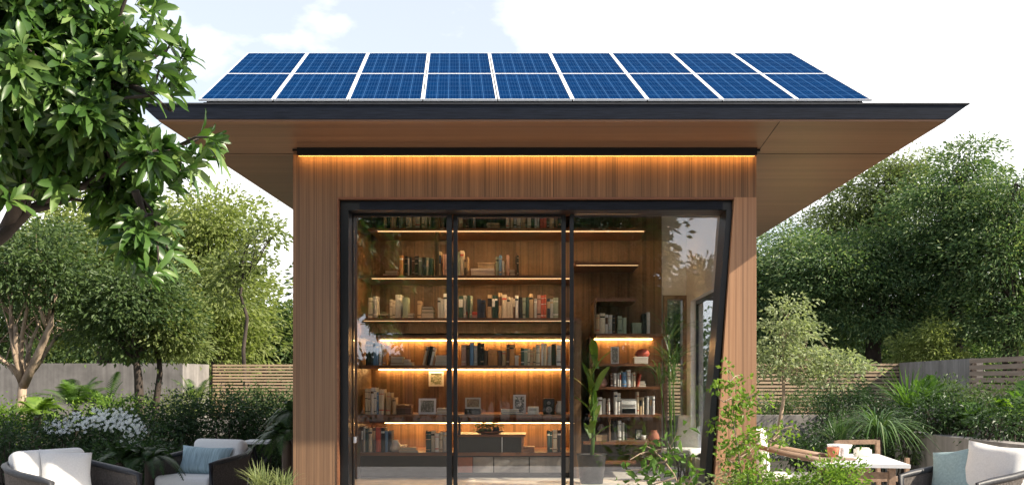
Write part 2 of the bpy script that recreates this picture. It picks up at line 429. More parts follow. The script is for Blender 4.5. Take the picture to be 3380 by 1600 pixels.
# roof: soffit edge points solved on the soffit plane
sl = PZ(399, 305, ZS); sr = PZ(2380, 305, ZS); yb = 13.25
slb = (-2.505, yb); srb = (2.64, yb); zr = 3.12; fl = .085
w = MB(); w.hexa([(sl.x, sl.y), (sr.x, sr.y), srb, slb], ZS, [(sl.x, sl.y), (sr.x, sr.y), srb, slb], ZS+.012)
roof = None
w2 = MB(); w2.hexa([(sl.x-.012, sl.y-.012), (sr.x+.012, sr.y-.012), (srb[0]+.012, yb+.01), (slb[0]-.012, yb+.01)], ZS+.0125,
                   [(sl.x-fl-.03, sl.y-.012), (sr.x+.145, sr.y-.012), (srb[0]+.145, yb+.06), (slb[0]-fl-.03, yb+.06)], zr)
roof = w2.build('roof', M_fascia, pav); w.build('soffit', M_soffit, pav)
w = MB(); w.box(sl.x-fl-.04, sr.x+.15, sl.y-.022, sl.y+.03, zr+.0005, zr+.010); w.build('drip_edge', M_dark, pav)
w = MB(); w.bar((XR+.002, YF, ZS-.001), (X(1962, sl.y), sl.y+.01, ZS-.001), .004, .003); w.build('seam', M_barkd, pav)
w = MB(); w.bar((XR+.01, YF+.02, ZS-.001), (2.69, YF+.02, ZS-.001), .004, .003); w.build('seam', M_barkd, pav)
w = MB(); w.bar((XL-.01, YF+.02, ZS-.001), (-2.53, YF+.02, ZS-.001), .004, .003); w.build('seam', M_barkd, pav)
# shadow-gap lip with amber light behind
w = MB(); w.box(XL+.075, XR-.035, 7.98, 8.03, 2.958, ZS-.001); w.box(XL+.03, XR-.002, 8.03, YF-.001, ZS-.016, ZS-.002)
w.build('light_cove', M_black, pav)
w = MB(); w.box(XL+.05, XR-.02, 8.125, 8.150, ZS-.030, ZS-.018); w.build('light_strip', M_ledf, pav)
# opening frame
w = MB(); HT = Z(538, YG)
w.box(XJL+.012, X(888, YG), YF+.07, YG+.09, ZF, ZO-.002)
w.box(X(888, YG), XJ(HT)-.002, YF+.07, YG+.09, HT, ZO-.002)
w.hexa([(XJ(0)-.05, YF+.05), (XJ(0)-.002, YF+.05), (XJ(0)-.002, YG+.09), (XJ(0)-.05, YG+.09)], .3, [(XJ(HT)-.045, YF+.05), (XJ(HT)-.002, YF+.05), (XJ(HT)-.002, YG+.09), (XJ(HT)-.045, YG+.09)], HT)
w.build('door_frame', M_black, pav)
w = MB(); w.box(X(905, YF+.06), X(1818, YF+.06), YF+.055, YF+.069, Z(527, YF+.06), Z(508, YF+.06)); w.build('track_cover', M_fascia, pav)
# glazed panels
def panel(xa, xb, Yp, sa, sb, name='sliding_door', mA=M_black):
    p = MB(); z0 = ZF+.02
    p.box(xa, xa+sa, Yp-.022, Yp+.022, z0, HT-.003); p.box(xb-sb, xb, Yp-.0221, Yp+.0221, z0, HT-.003)
    p.box(xa+sa, xb-sb, Yp-.02, Yp+.02, HT-.02, HT-.003); p.box(xa+sa, xb-sb, Yp-.02, Yp+.02, z0, z0+.05)
    o = p.build(name, mA, pav)
    q = MB(); q.box(xa+sa+.001, xb-sb-.001, Yp-.003, Yp+.003, z0+.051, HT-.021); q.build('glass_pane', M_glass, o)
    return o
pl = panel(X(888, YG)+.001, X(1137, YG), YG, .006, X(1137, YG)-X(1124, YG))
pm = panel(X(1141, 8.5), X(1423, 8.5), 8.5, X(1151, 8.5)-X(1141, 8.5), X(1423, 8.5)-X(1412, 8.5))
# fixed slanted pane
p = MB(); xa = X(1433, YG); xs = X(1443, YG); z0 = ZF+.02
p.box(xa, xs, YG-.022, YG+.022, z0, HT-.003)
fx = p.build('fixed_window', M_black, pav)
q = MB(); za = z0; zb = HT-.002
q.hexa([(xs+.001, YG-.003), (XJ(za)-.046, YG-.003), (XJ(za)-.046, YG+.003), (xs+.001, YG+.003)], za,
       [(xs+.001, YG-.003), (XJ(zb)-.046, YG-.003), (XJ(zb)-.046, YG+.003), (xs+.001, YG+.003)], zb)
q.build('glass_pane', M_glass, fx)
h = MB(); hx = X(1156, 8.44)
h.bar((hx, 8.43, Z(1047, 8.43)), (hx, 8.43, Z(1092, 8.43)), .016, .02)
h.bar((hx, 8.43, Z(1052, 8.43)), (hx, 8.477, Z(1052, 8.43)), .012); h.bar((hx, 8.43, Z(1087, 8.43)), (hx, 8.477, Z(1087, 8.43)), .012)
h.build('handle', M_black, pm)
h = MB(); h.bbox(X(893, 8.41), 8.41, Z(1105, 8.41), .022, .03, .05, .006); h.build('latch', M_alu, pl)
# room
YB = 10.75
w = MB(); w.box(XL+.02, XR-.02, YF+.1, YB+.15, 0.02, ZF-.011); w.box(XL-.0, XR, YF-.02, YF+.1, 0.0, ZF-.02)
w.build('plinth', M_conc, pav)
w = MB(); w.box(XL+.05, XR-.05, YG-.1, YB+.1, ZF-.01, ZF); w.build('floor', M_tile, pav)
XI = 1.46  # inner face of the right wall
w = MB(); w.box(XL+.002, -1.74, YG+.101, YB+.2, 0.03, 3.005); w.build('side_wall', M_clad, pav)
w = MB()
w.box(XI, XR-.002, YG+.101, YB+.2, 0.03, .55); w.box(XI, XR-.002, YG+.101, YB+.2, 2.05, 3.005)
w.box(XI, XR-.002, YG+.101, 8.85, .55, 2.05); w.box(XI, XR-.002, 10.45, YB+.2, .55, 2.05)
o = w.build('side_wall', M_white, pav); o['label'] = 'white inner side wall with a window'
w = MB(); w.box(XI+.05, XI+.08, 8.85, 10.45, .55, .585); w.box(XI+.05, XI+.08, 8.85, 10.45, 2.015, 2.05); w.box(XI+.05, XI+.08, 8.85, 8.88, .585, 2.015); w.box(XI+.05, XI+.08, 10.42, 10.45, .585, 2.015)
sw = w.build('side_window', M_black, pav)
q = MB(); q.box(XI+.062, XI+.068, 8.881, 10.419, .586, 2.014); q.build('glass_pane', M_glass, sw)
# back wall with a timber framed opening at the right
bo0 = X(1668, YB); bo1 = X(1728, YB); bz = Z(742, YB)
w = MB(); w.box(-1.739, bo0, YB+.01, YB+.2, ZF+.002, 2.92); w.box(bo0, XI-.001, YB+.01, YB+.2, bz, 2.92); w.box(bo1, XI-.001, YB+.01, YB+.2, ZF+.002, bz)
w.build('back_wall', M_white, pav)
w = MB(); w.box(bo0+.002, bo0+.04, YB-.02, YB+.18, ZF+.002, bz-.002); w.box(bo1-.042, bo1-.002, YB-.02, YB+.18, ZF+.002, bz-.002); w.box(bo0+.04, bo1-.042, YB-.02, YB+.18, bz-.04, bz-.002)
rd = w.build('rear_door', M_teak, pav)
q = MB(); q.box(bo0+.041, bo1-.043, YB+.06, YB+.066, ZF+.003, bz-.041); q.build('glass_pane', M_glass, rd)
w = MB(); w.box(-1.739, XI-.001, YG+.101, YB+.2, 2.921, 2.96); w.build('ceiling', M_white, pav)

# ---- solar array
p00 = PZ(498, 255, 3.16); Yb_ = p00.y
def SA(u, v):
    """u 0..1 across, v 0..1 up the slope (array is very slightly skewed)"""
    a0 = Vector((X(498, Yb_), Yb_, 3.16)); a1 = Vector((X(2195, Yb_), Yb_, 3.16))
    Yt = 9.03; zt_ = Z(137, Yt); b0 = Vector((X(622, Yt), Yt, zt_)); b1 = Vector((X(1992, Yt), Yt, zt_))
    return (a0.lerp(a1, u)).lerp(b0.lerp(b1, u), v)
nrm = (SA(1, 0)-SA(0, 0)).cross(SA(0, 1)-SA(0, 0)).normalized()
ordn = ['first', 'second', 'third', 'fourth', 'fifth', 'sixth', 'seventh', 'eighth', 'ninth', 'tenth', 'eleventh', 'twelfth', 'thirteenth', 'fourteenth', 'fifteenth', 'sixteenth', 'seventeenth', 'eighteenth', 'nineteenth', 'twentieth', 'twenty-first', 'twenty-second', 'twenty-third', 'twenty-fourth', 'twenty-fifth', 'twenty-sixth', 'twenty-seventh', 'twenty-eighth', 'twenty-ninth', 'thirtieth']
for row in range(2):
    for i in range(9):
        u0 = (i+.008)/9; u1 = (i+.992)/9; v0 = [.002, .502][row]; v1 = [.498, .998][row]
        nm = ordn[i] if i < 8 else 'last'
        c = SA(u0, v0)
        t = thing('solar_panel', f'blue solar panel with white frame, {nm} from the left in the {"lower" if row == 0 else "upper"} row', 'solar panel', c, group='solar panels on the pavilion roof')
        fu = .0020; fv = .0045
        def slab(ua, ub, va, vb, n0, n1, mb):
            q = [SA(ua, va), SA(ub, va), SA(ub, vb), SA(ua, vb)]
            mb.pts8([x+nrm*n0 for x in q]+[x+nrm*n1 for x in q])
        f = MB()
        slab(u0, u1, v0, v0+fv, 0, .013, f); slab(u0, u1, v1-fv, v1, 0, .013, f)
        slab(u0, u0+fu, v0+fv, v1-fv, 0, .013, f); slab(u1-fu, u1, v0+fv, v1-fv, 0, .013, f)
        f.build('panel_frame', M_alu, t)
        f = MB(); slab(u0+fu, u1-fu, v0+fv, v1-fv, .003, .010, f)
        o = f.build('cell_sheet', M_cell, t)
        uv = o.data.uv_layers.new(name='UVMap')
        uvs = {4: (0, 0), 5: (1, 0), 6: (1, 1), 7: (0, 1)}
        for pl_ in o.data.polygons:
            for li in pl_.loop_indices:
                vi = o.data.loops[li].vertex_index; uv.data[li].uv = uvs.get(vi, (0.05, 0.05))
rk = thing('mounting_rack', 'black metal rack carrying the solar panels above the roof edge', 'solar rack', (0, Yb_+.1, zr))
for v in (.04, .35, .62, .95):
    r = MB(); a = SA(0.01, v)-nrm*.03; b = SA(.99, v)-nrm*.03; r.bar(a, b, .045, .045); r.build('rail', M_black, rk)
for i in range(10):
    u = .03+.94*i/9; r = MB(); a = SA(u, .04)-nrm*.06; b = SA(u, .95)-nrm*.06
    r.bar(a, b, .03, .03); r.bar((b.x, b.y, zr), b, .03, .03); r.bar((a.x, a.y+.01, zr), (a.x, a.y+.01, a.z+.01), .03, .03); m_ = a.lerp(b, .5); r.bar((m_.x, m_.y, zr), m_, .03, .03)
    r.build('support_leg', M_black if i % 3 else M_alu, rk)
r = MB(); r.bar((SA(0, 0).x+.03, Yb_+.045, zr+.022), (SA(1, 0).x-.06, Yb_+.045, zr+.022), .05, .035); r.build('ballast_rail', M_black, rk)

# ---- boundary walls and fences
def wall_seg(name, label, cat, a, b, z0, z1, th, mat, side=1):
    a = Vector((a[0], a[1], 0)); b = Vector((b[0], b[1], 0)); d = (b-a).normalized(); n = Vector((-d.y, d.x, 0))*th*side
    w = MB(); w.hexa([(a.x, a.y), (b.x, b.y), (b.x+n.x, b.y+n.y), (a.x+n.x, a.y+n.y)], z0, [(a.x, a.y), (b.x, b.y), (b.x+n.x, b.y+n.y), (a.x+n.x, a.y+n.y)], z1)
    L = (b-a).length
    return tag(w.build(name, mat, None, (a.x, a.y, z0)), label, cat)
def slat_fence(label, a, b, z0, z1, pitch, sh, mat, postm, back=.03, seed=1, nposts=4):
    rnd = random.Random(seed); a = Vector((a[0], a[1], 0)); b = Vector((b[0], b[1], 0)); d = (b-a).normalized(); n = Vector((-d.y, d.x, 0))
    t = thing('slat_fence', label, 'fence', (a.x, a.y, 0)); z = z1; w = MB(); L = (b-a).length
    while z > z0:
        k = max(1, int(L/2.4)); 
        for j in range(k):
            p0 = a+d*(L*j/k+.004); p1 = a+d*(L*(j+1)/k-.004); dz = rnd.uniform(-.004, .004)
            w.bar((p0.x, p0.y, z-sh/2+dz), (p1.x, p1.y, z-sh/2+rnd.uniform(-.004, .004)), .022, sh)
        z -= pitch
    w.build('slats', mat, t)
    for j in range(nposts+1):
        q = a+d*(L*j/nposts)+n*(.055); m = MB(); m.box(q.x-.035, q.x+.035, q.y-.035, q.y+.035, 0, z1-.01); m.build('post', postm, t)
    return t
zc = Z(913, 20)
wall_seg('garden_wall', 'long grey board-marked concrete wall behind the left garden trees', 'wall', (-13, 20), (-6.67, 20), 0, zc, .18, M_conc)
wall_seg('garden_wall', 'short sunlit return of pale concrete wall beside the left slatted fence', 'wall', (-6.672, 20.182), (-6.672, 21.6), 0, zc-.003, -.0+.18, M_conc, 1)
slat_fence('brown slatted timber fence between the concrete wall and the pavilion, left', (-6.6, 21.6), (-2.5, 21.6), .6, zc, .062, .036, M_slat, M_barkd, seed=3)
slat_fence('thin-slatted timber fence right of the pavilion, half in shadow', (2.6, 22), (7.35, 22), .45, 1.6, .074, .045, M_slat, M_barkd, seed=4)
e0 = Vector((7.35, 22)); e1 = Vector((6.76, 16.9)); e2 = Vector((6.3, 9.5))
wall_seg('garden_wall', 'grey concrete wall section between the two slatted fences, right', 'wall', e0, e1, 0, 1.61, .2, M_conc, 1)
slat_fence('broad-slatted grey timber fence at the far right edge above the ferns', e1, e2, .45, 1.6, .098, .07, M_slatg, M_barkd, seed=5)
# planters
wall_seg('planter_wall', 'low concrete planter wall rising towards the right armchair', 'planter', (4.03, 12.2), (4.5, 8.3), 0, .7, .2, M_concd, 1)
wall_seg('planter_wall', 'low grey planter wall below the right slatted fence', 'planter', (2.9, 17.4), (5.0, 17.4), 0, .7, .2, M_concd, 1)
wall_seg('planter_wall', 'small dark planter wall among the shrubs left of the pavilion', 'planter', (-5.2, 16.2), (-3.4, 16.2), 0, .68, .2, M_concd, 1)
w = MB(); w.hexa([(4.2, 12.4), (4.72, 8.3), (6.4, 8.3), (7.0, 17.0)], .03, [(4.2, 12.4), (4.72, 8.3), (6.4, 8.3), (7.0, 17.0)], .58); struct(w.build('raised_bed', M_soil))
w = MB(); w.box(2.7, 7.2, 17.6, 21.9, .03, .55); struct(w.build('raised_bed', M_soil))
w = MB(); w.box(-12, -2.6, 13.0, 19.9, .03, .45); struct(w.build('raised_bed', M_soil))

# ================================================================== BOOKCASE
YS = 10.0
bc = thing('bookcase', 'wide wooden wall bookcase with long lit shelves inside the pavilion', 'bookcase', (-.6, 10.5, ZF))
def sh(x0, x1, y, th=.026, name='shelf', y0=YS, mat=M_shelf, y1=YB-.002):
    z = Z(y, YS); w = MB(); w.box(X(x0, y0), X(x1, y0), y0, y1, z-th, z); w.build(name, mat, bc); return z
def led(x0, x1, z, y0, y1, h=.006, name='light_strip', m=None):
    w = MB(); w.box(X(x0, YS), X(x1, YS), y0, y1, z-h, z); w.build(name, m or M_led, bc)
w = MB(); w.box(-1.73, X(1664, YB), YB-.014, YB+.008, ZF+.003, 2.918); w.build('back_panel', M_inwood, bc)
w = MB(); w.box(-1.738, X(903, YS), 9.9, YB-.016, ZF+.003, 2.918); w.build('side_panel', M_inwood, bc)
z1 = sh(925, 1625, 573); z2 = sh(905, 1442, 692); z3 = sh(905, 1455, 799)
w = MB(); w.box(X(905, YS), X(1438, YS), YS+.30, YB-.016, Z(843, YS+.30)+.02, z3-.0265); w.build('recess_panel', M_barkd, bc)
z3b = sh(905, 1438, 842, .022); z4 = sh(905, 1440, 918, .03); z5 = sh(905, 1440, 1042, .024); z6 = sh(905, 1440, 1137, .03)
za = sh(1445, 1610, 658, .03); zb = sh(1500, 1600, 749, .03); zc_ = sh(1500, 1680, 838); zd = sh(1490, 1665, 914, .022); ze = sh(1490, 1662, 972, .022); zf = sh(1480, 1665, 1042, .022); zg = sh(1468, 1665, 1110, .026); zh = sh(1468, 1600, 1158, .03)
# valance under the fifth shelf with light
zv = Z(1066, YS+.25); w = MB(); w.box(X(905, YS), X(1440, YS), YS+.55, YS+.575, zv, z5-.0245); w.build('valance', M_inwood, bc)
led(945, 1438, zv+.001, YS+.60, YS+.63)
led(950, 1620, z1-.0262, YS+.004, YS+.02, .009, m=M_ledd); led(935, 1440, z2-.0262, YS+.004, YS+.02, .007, m=M_ledd)
led(930, 1436, z3b-.0222, YB-.06, YB-.03); led(925, 1438, z4-.0302, YB-.06, YB-.03)
led(1450, 1605, za-.0302, YS+.004, YS+.02, .004, m=M_ledd); led(1505, 1598, zb-.0262, YS+.004, YS+.02, .003, m=M_ledd)
led(1505, 1660, zc_-.0262, YB-.06, YB-.03)
led(915, 1450, z3-.0262, YS+.004, YS+.012, .004, m=M_ledd)
led(950, 1620, z1-.0262, YS+.0205, YS+.04, .004, m=M_ledm); led(935, 1440, z2-.0262, YS+.0205, YS+.04, .004, m=M_ledm); led(915, 1450, z3-.0262, YS+.0125, YS+.03, .002, m=M_ledm)
w = MB(); w.box(X(1436, YS)+.001, X(1462, YS), YS+.002, YB-.016, ZF+.003, Z(802, YS)); w.build('divider', M_inwood, bc)
w = MB(); w.box(X(1095, YS), X(1104, YS), YS+.01, YS+.03, z2+.001, 2.918); w.build('divider', M_inwood, bc)
w = MB(); w.box(X(1495, YS), X(1500, YS), YS+.03, YB-.016, zc_+.001, zb-.031); w.build('divider', M_inwood, bc)
w = MB(); w.box(X(1484, YS), X(1489.5, YS), YS+.1, YB-.016, zg+.001, zc_-.03); w.build('divider', M_inwood, bc)
# low cabinets
w = MB(); w.box(X(905, YS), X(1440, YS), YS+.04, YB-.02, ZF+.003, z6-.0305)
cb = w.build('low_cabinet', M_black, bc)
for i, (a_, b_) in enumerate([(1150, 1188), (1190, 1240), (1243, 1330), (1333, 1436)]):
    w = MB(); w.box(X(a_, YS), X(b_, YS), YS+.018, YS+.0395, ZF+.05, z6-.045); w.build('cabinet_door', [M_terra, M_concd, M_conc, M_conc][i], cb)

# ------------------------------------------------------------------ books
COL = {'c': ('cream', (.72, .62, .45)), 't': ('tan', (.56, .40, .23)), 'k': ('black', (.012, .013, .016)), 'g': ('dark green', (.03, .075, .06)),
       's': ('sage green', (.32, .38, .28)), 'b': ('blue', (.15, .30, .52)), 'B': ('navy', (.02, .035, .07)), 'r': ('red', (.58, .10, .06)),
       'o': ('orange', (.66, .30, .10)), 'w': ('white', (.82, .80, .74)), 'n': ('brown', (.13, .07, .045)), 'y': ('grey', (.48, .48, .45)), 'p': ('pink', (.55, .33, .26))}
BM = {k: plain('book_'+v[0].replace(' ', '_'), v[1], .6, .3, (30, 30, 4)) for k, v in COL.items()}
M_page = plain('paper', (.6, .54, .42), .8, .12, (8, 8, 200))
def book_mesh(w_, h, d, hi, band, tilt=0.0):
    """spine towards -Y; cover boards + paper block + title band; local origin at bottom centre of the spine"""
    m = MB(); c = min(.003, w_*.12)
    m.box(-w_/2, -w_/2+c, 0.002, d, 0, h, 0); m.box(w_/2-c, w_/2, 0.002, d, 0, h, 0)
    # rounded spine
    xs = [-w_/2, -w_/4, 0, w_/4, w_/2]; ys = [.002, -.0015, -.003, -.0015, .002]
    vs = [(x, y, 0) for x, y in zip(xs, ys)]+[(x, y, h) for x, y in zip(xs, ys)]
    m.add(vs, [(i, i+1, i+6, i+5) for i in range(4)], 0, True)
    m.add([(-w_/2, .002, h), (w_/2, .002, h), (w_/2, .006, h), (-w_/2, .006, h)], [(0, 1, 2, 3)], 0)
    m.box(-w_/2+c, w_/2-c, .006, d-.005, .003, h-.004, 1)
    if band:
        for z0, z1_ in band:
            vs = [(x*.98, y-.0008, z0*h) for x, y in zip(xs, ys)]+[(x*.98, y-.0008, z1_*h) for x, y in zip(xs, ys)]
            m.add(vs, [(i, i+1, i+6, i+5) for i in range(4)], 2, True)
    if tilt:
        M = Matrix.Rotation(tilt, 4, 'Y'); m.v = [tuple(M @ Vector(v)) for v in m.v]
        lo = min(v[2] for v in m.v); m.v = [(a, b, c_-lo) for a, b, c_ in m.v]
    return m
rb = random.Random(11)
def book_row(spec, zshelf, fx, fy, base, where, Yb=YS+.06, grp='books on the lit wall shelves'):
    """spec: 'x0 x1 top colour[tilt]' entries in the photo's close-up pixels, sizes become metres at the shelf"""
    n = 0; L = [e.split() for e in spec.split(',')]; tot = len(L); cur = -1e9
    for e in L:
        x0, x1, top = float(e[0]), float(e[1]), float(e[2]); code = e[3]; tilt = float(e[4]) if len(e) > 4 else 0
        Y = Yb+rb.uniform(-.006, .012)
        a = X(fx(x0), Y); b = X(fx(x1), Y); h = (fy(base)-fy(top))*Y/F
        if a < cur+.0006: a = cur+.0006
        wd_ = b-a-.0006
        if wd_ < .006: continue
        cur = b
        parts = max(1, round(wd_/.034)) if not tilt else 1
        for q in range(parts):
            ww = wd_/parts; hh = h*(1 if q == 0 else rb.uniform(.93, 1.0))
            cc = code if q == 0 or rb.random() < .7 else rb.choice('cktsyn')
            bc_ = rb.choice([None, [(.78, .86)], [(.8, .83), (.15, .2)], [(.5, .85)], [(.6, .63), (.86, .88), (.1, .13)]])
            m = book_mesh(ww-.0012, hh, rb.uniform(.15, .19), 0, bc_, R(tilt))
            o = m.build('book', [BM[cc], M_page, BM[rb.choice('ctwk') if cc not in 'ctw' else rb.choice('knrB')]])
            o.location = (a+ww*(q+.5), Y, zshelf+.0008)
            tall = '' 
            tag(o, f'{COL[cc][0]} book, {ordn[n]} from left, {where}', 'book', grp); n += 1
f1 = lambda z: 876.4+z*.2159; g1 = lambda z: 525.9+.2159*z
g2 = lambda z: 708.8+.2159*z
f3 = lambda z: 876.4+z*.2563; g3 = lambda z: 906.9+.2563*z
f4 = lambda z: 1127.9+z*.2564
f5 = lambda z: 1432.7+z*.2751; g5 = lambda z: 731.6+.2751*z
f6 = lambda z: 1257.5+z*.3438; g6 = lambda z: 800.2+.3438*z
TOP = 'top shelf behind the left door'
book_row('412 480 -90 t,490 555 -80 t,560 585 -60 k,588 630 -95 s,635 665 -80 n,670 740 -90 c,745 778 -60 t,780 832 -85 c,834 850 -100 n,852 885 -90 c,887 916 -80 c,918 936 -70 n,938 958 -90 c,1012 1065 -90 t,1070 1120 -70 n', z1, f1, g1, 190, TOP, grp='books on the top shelf')
book_row('1195 1235 -80 n,1280 1330 -80 t,1332 1400 -60 n,1405 1445 -90 k,1450 1475 -70 y,1835 1875 -90 c,1885 1922 -70 t,1925 1960 -60 y,1965 2005 -90 c,2010 2065 -90 t,2085 2128 -60 c,2130 2165 -80 k,2168 2195 -80 w,2198 2225 -70 y,2230 2310 -50 r,2315 2342 -90 n,2345 2395 -60 t,2400 2440 -90 n,2445 2480 -80 k', z1, f1, g1, 190, 'top shelf behind the middle door', grp='books on the top shelf')
book_row('595 642 512 o,650 690 520 k,692 708 545 w,710 738 530 k,740 772 535 n,775 813 520 k,815 857 535 s,860 886 530 k,888 903 540 g,905 936 535 s,940 980 540 g,1030 1082 465 t,1085 1098 600 n,1100 1145 497 p', z2, f1, g1, 750, 'second shelf from top behind the left door')
book_row('1200 1222 590 k,1224 1246 600 b,1262 1300 470 s,1302 1346 455 c,1350 1376 560 n,1378 1398 530 t,1715 1752 530 s,1755 1786 510 b,1788 1816 575 y,1840 1872 505 p,1945 1962 480 n,1964 1985 510 k', z2, f1, g1, 750, 'second shelf from top behind the middle door')
book_row('230 286 145 c,288 336 130 y,480 546 165 c,548 616 110 y,630 692 140 s,803 848 183 t,1040 1106 145 y,1108 1146 98 w', z3, f1, g2, 384, 'third shelf from top behind the left door')
book_row('1285 1335 125 g,1340 1372 120 y,1385 1412 118 g,1414 1440 122 s,1500 1592 160 B,1622 1672 112 t,1675 1742 118 g,1748 1788 90 t,1790 1846 110 c,1847 1920 135 c,1922 1943 120 n,1945 1981 120 w,1985 2027 140 k,2030 2066 145 s,2068 2103 140 g,2108 2152 103 t,2165 2197 155 y,2200 2242 115 p,2243 2276 120 r,2278 2306 113 r,2315 2386 155 B,2388 2446 145 s', z3, f1, g2, 384, 'third shelf from top behind the middle door')
book_row('203 282 680 k,285 320 700 b,322 353 705 b,356 387 712 w,392 428 730 o 8,860 888 740 c 12,905 935 738 k 12,945 972 755 w 12', z4, f1, g2, 964, 'fourth shelf from top behind the left door')
book_row('1315 1371 722 p,1373 1412 725 n,1415 1457 700 b,1460 1501 735 y,1503 1578 700 k,1582 1620 790 n,1740 1785 790 n,1790 1830 795 t,1840 1876 720 n,1878 1935 720 o,2008 2086 765 g,2088 2116 770 c,2118 2150 785 t,2153 2182 755 t,2185 2237 725 c,2245 2276 708 w,2278 2312 712 c,2320 2366 742 y,2368 2420 715 k,2425 2476 730 w', z4, f1, g2, 964, 'fourth shelf from top behind the middle door')
book_row('162 218 255 c,220 276 245 w,278 296 290 b,299 350 262 c,362 410 295 t 4,430 466 343 t', z5, f3, g3, 508, 'second shelf from bottom behind the left door')
book_row('126 146 640 n,148 165 640 w,167 196 655 g,198 233 655 c,236 266 645 n,268 318 645 r,321 356 650 k,359 387 680 b,389 424 680 B,760 810 685 g,813 846 680 c,849 890 705 w,893 926 690 c,929 968 690 y', z6, f3, g3, 886, 'bottom shelf behind the left door')
book_row('968 1022 680 g,1026 1066 670 c,1070 1106 675 k', z6, f4, g3, 886, 'bottom shelf behind the middle door')
book_row('240 276 210 t,278 326 200 c,328 351 212 w,353 392 215 y,395 418 222 k,440 481 225 s,483 522 240 s,665 701 205 k,704 737 190 y', zc_, f5, g5, 386, 'top shelf, right pane', grp='books on the right hand shelves')
book_row('372 401 755 n,403 431 750 w,433 456 752 y,458 472 745 w,482 522 740 b,526 560 720 w,563 581 750 y,583 603 742 c,612 634 757 r 14', ze, f5, g5, 873, 'third shelf behind right pane', grp='books on the right hand shelves')
book_row('230 262 960 y,264 300 955 w,302 333 965 y,336 352 962 n,354 371 965 w,408 468 905 w,615 636 905 c,640 662 958 t,664 682 955 c,684 702 960 k,704 728 945 w,730 754 950 y,756 780 946 w', zf, f5, g5, 1110, 'fourth shelf behind right pane', grp='books on the right hand shelves')
book_row('820 856 745 k,862 890 745 w,893 912 760 y,914 930 775 k', zg, f6, g6, 895, 'lowest shelf behind the right pane', grp='books on the right hand shelves')

# ------------------------------------------------------------------ other shelf items
def flat_stack(items, zs, fx, fy, Y, where, dd=.16):
    for k, (x0, x1, t_, b_, cc) in enumerate(items):
        a = X(fx(x0), Y); b = X(fx(x1), Y); h = (fy(b_)-fy(t_))*Y/F; m = MB(); c = .003
        z = zs
        m.box(a, b, Y, Y+dd, z, z+c, 0); m.box(a, b, Y, Y+dd, z+h-c, z+h, 0); m.box(a, a+.003, Y, Y+dd, z+c, z+h-c, 0); m.box(a+.003, b-.003, Y+.003, Y+dd-.003, z+c, z+h-c, 1)
        o = m.build('book', [BM[cc], M_page], None, ((a+b)/2, Y, z)); pos = ['lowest', 'second', 'third', 'fourth'][k] if len(items) > 1 else 'only'
        tag(o, f'{COL[cc][0]} book lying flat, {pos} of the {where}', 'book', 'books lying flat'); zs = z+h+.0008
    return zs
def lidbox(x0, x1, t_, b_, zs, fx, fy, Y, mat, label, cat='box', name='storage_box', dd=.17, lid=True):
    a = X(fx(x0), Y); b = X(fx(x1), Y); h = (fy(b_)-fy(t_))*Y/F
    t = thing(name, label, cat, ((a+b)/2, Y+dd/2, zs+.0008)); z = zs+.0008
    m = MB(); m.bbox((a+b)/2, Y+dd/2, z+h*.35, b-a-.006, dd-.006, h*.7, .003, seg=1); m.build('box_body', mat, t)
    m = MB(); m.bbox((a+b)/2, Y+dd/2, z+h*.85, b-a, dd, h*.3-.001, .003, seg=1); m.build('lid', mat, t)
    return zs+.0008+h+.0005
def frame_pic(x0, x1, t_, b_, zs, fx, fy, Y, label, fm, inner, hang=False, lean=-.12):
    a = X(fx(x0), Y); b = X(fx(x1), Y); h = (fy(b_)-fy(t_))*Y/F; cx = (a+b)/2; w_ = b-a
    t = thing('picture_frame', label, 'picture frame', (cx, Y, zs+.001)); bw = min(w_, h)*.13
    M = Matrix.Translation((cx, Y, zs+.001)) @ (Matrix.Rotation(lean, 4, 'X') if not hang else Matrix.Identity(4))
    m = MB(); m.box(-w_/2, w_/2, 0, .014, 0, bw); m.box(-w_/2, w_/2, 0, .014, h-bw, h); m.box(-w_/2, -w_/2+bw, 0, .014, bw, h-bw); m.box(w_/2-bw, w_/2, 0, .014, bw, h-bw)
    m.v = [tuple(M @ Vector(v)) for v in m.v]; m.build('frame_border', fm, t)
    m = MB(); m.box(-w_/2+bw, w_/2-bw, .006, .012, bw, h-bw); m.v = [tuple(M @ Vector(v)) for v in m.v]; m.build('picture', inner, t)
def artm(name, a, b_, s):
    m, nt, b = new_mat(name); f = noise(nt, coords(nt, (s, s, s)), 1, 3, .7)
    nt.links.new(ramp(nt, f, [(.40, a), (.5, b_), (.62, a)]), b.inputs['Base Color']); b.inputs['Roughness'].default_value = .5; return m
A1 = artm('grey_print', (.5, .48, .42), (.12, .12, .09), 34); A2 = artm('black_print', (.75, .74, .7), (.02, .02, .02), 17); A3 = artm('tan_print', (.5, .36, .2), (.2, .1, .05), 50); A4 = artm('green_print', (.5, .5, .42), (.1, .14, .05), 26)
YI = YS+.08
flat_stack([(490, 630, 922, 945, 't'), (492, 630, 862, 918, 'n'), (496, 634, 838, 858, 'c')], z4, f1, g2, YI, 'short stack under the left lights')
flat_stack([(640, 750, 905, 945, 't'), (645, 705, 872, 903, 'c')], z4, f1, g2, YI, 'small pair beside a plant, left door')
flat_stack([(1005, 1147, 918, 942, 'w'), (1012, 1147, 888, 915, 'y'), (1018, 1147, 820, 885, 'w')], z4, f1, g2, YI, 'white stack beside the leaning books')
flat_stack([(850, 992, 310, 378, 'g'), (853, 990, 265, 306, 'g'), (856, 975, 232, 262, 'k')], z3, f1, g2, YI, 'green stack on the third shelf')
flat_stack([(350, 460, 316, 330, 'c')], z3+.03, f1, g2, YI, 'small bridge on two blocks')
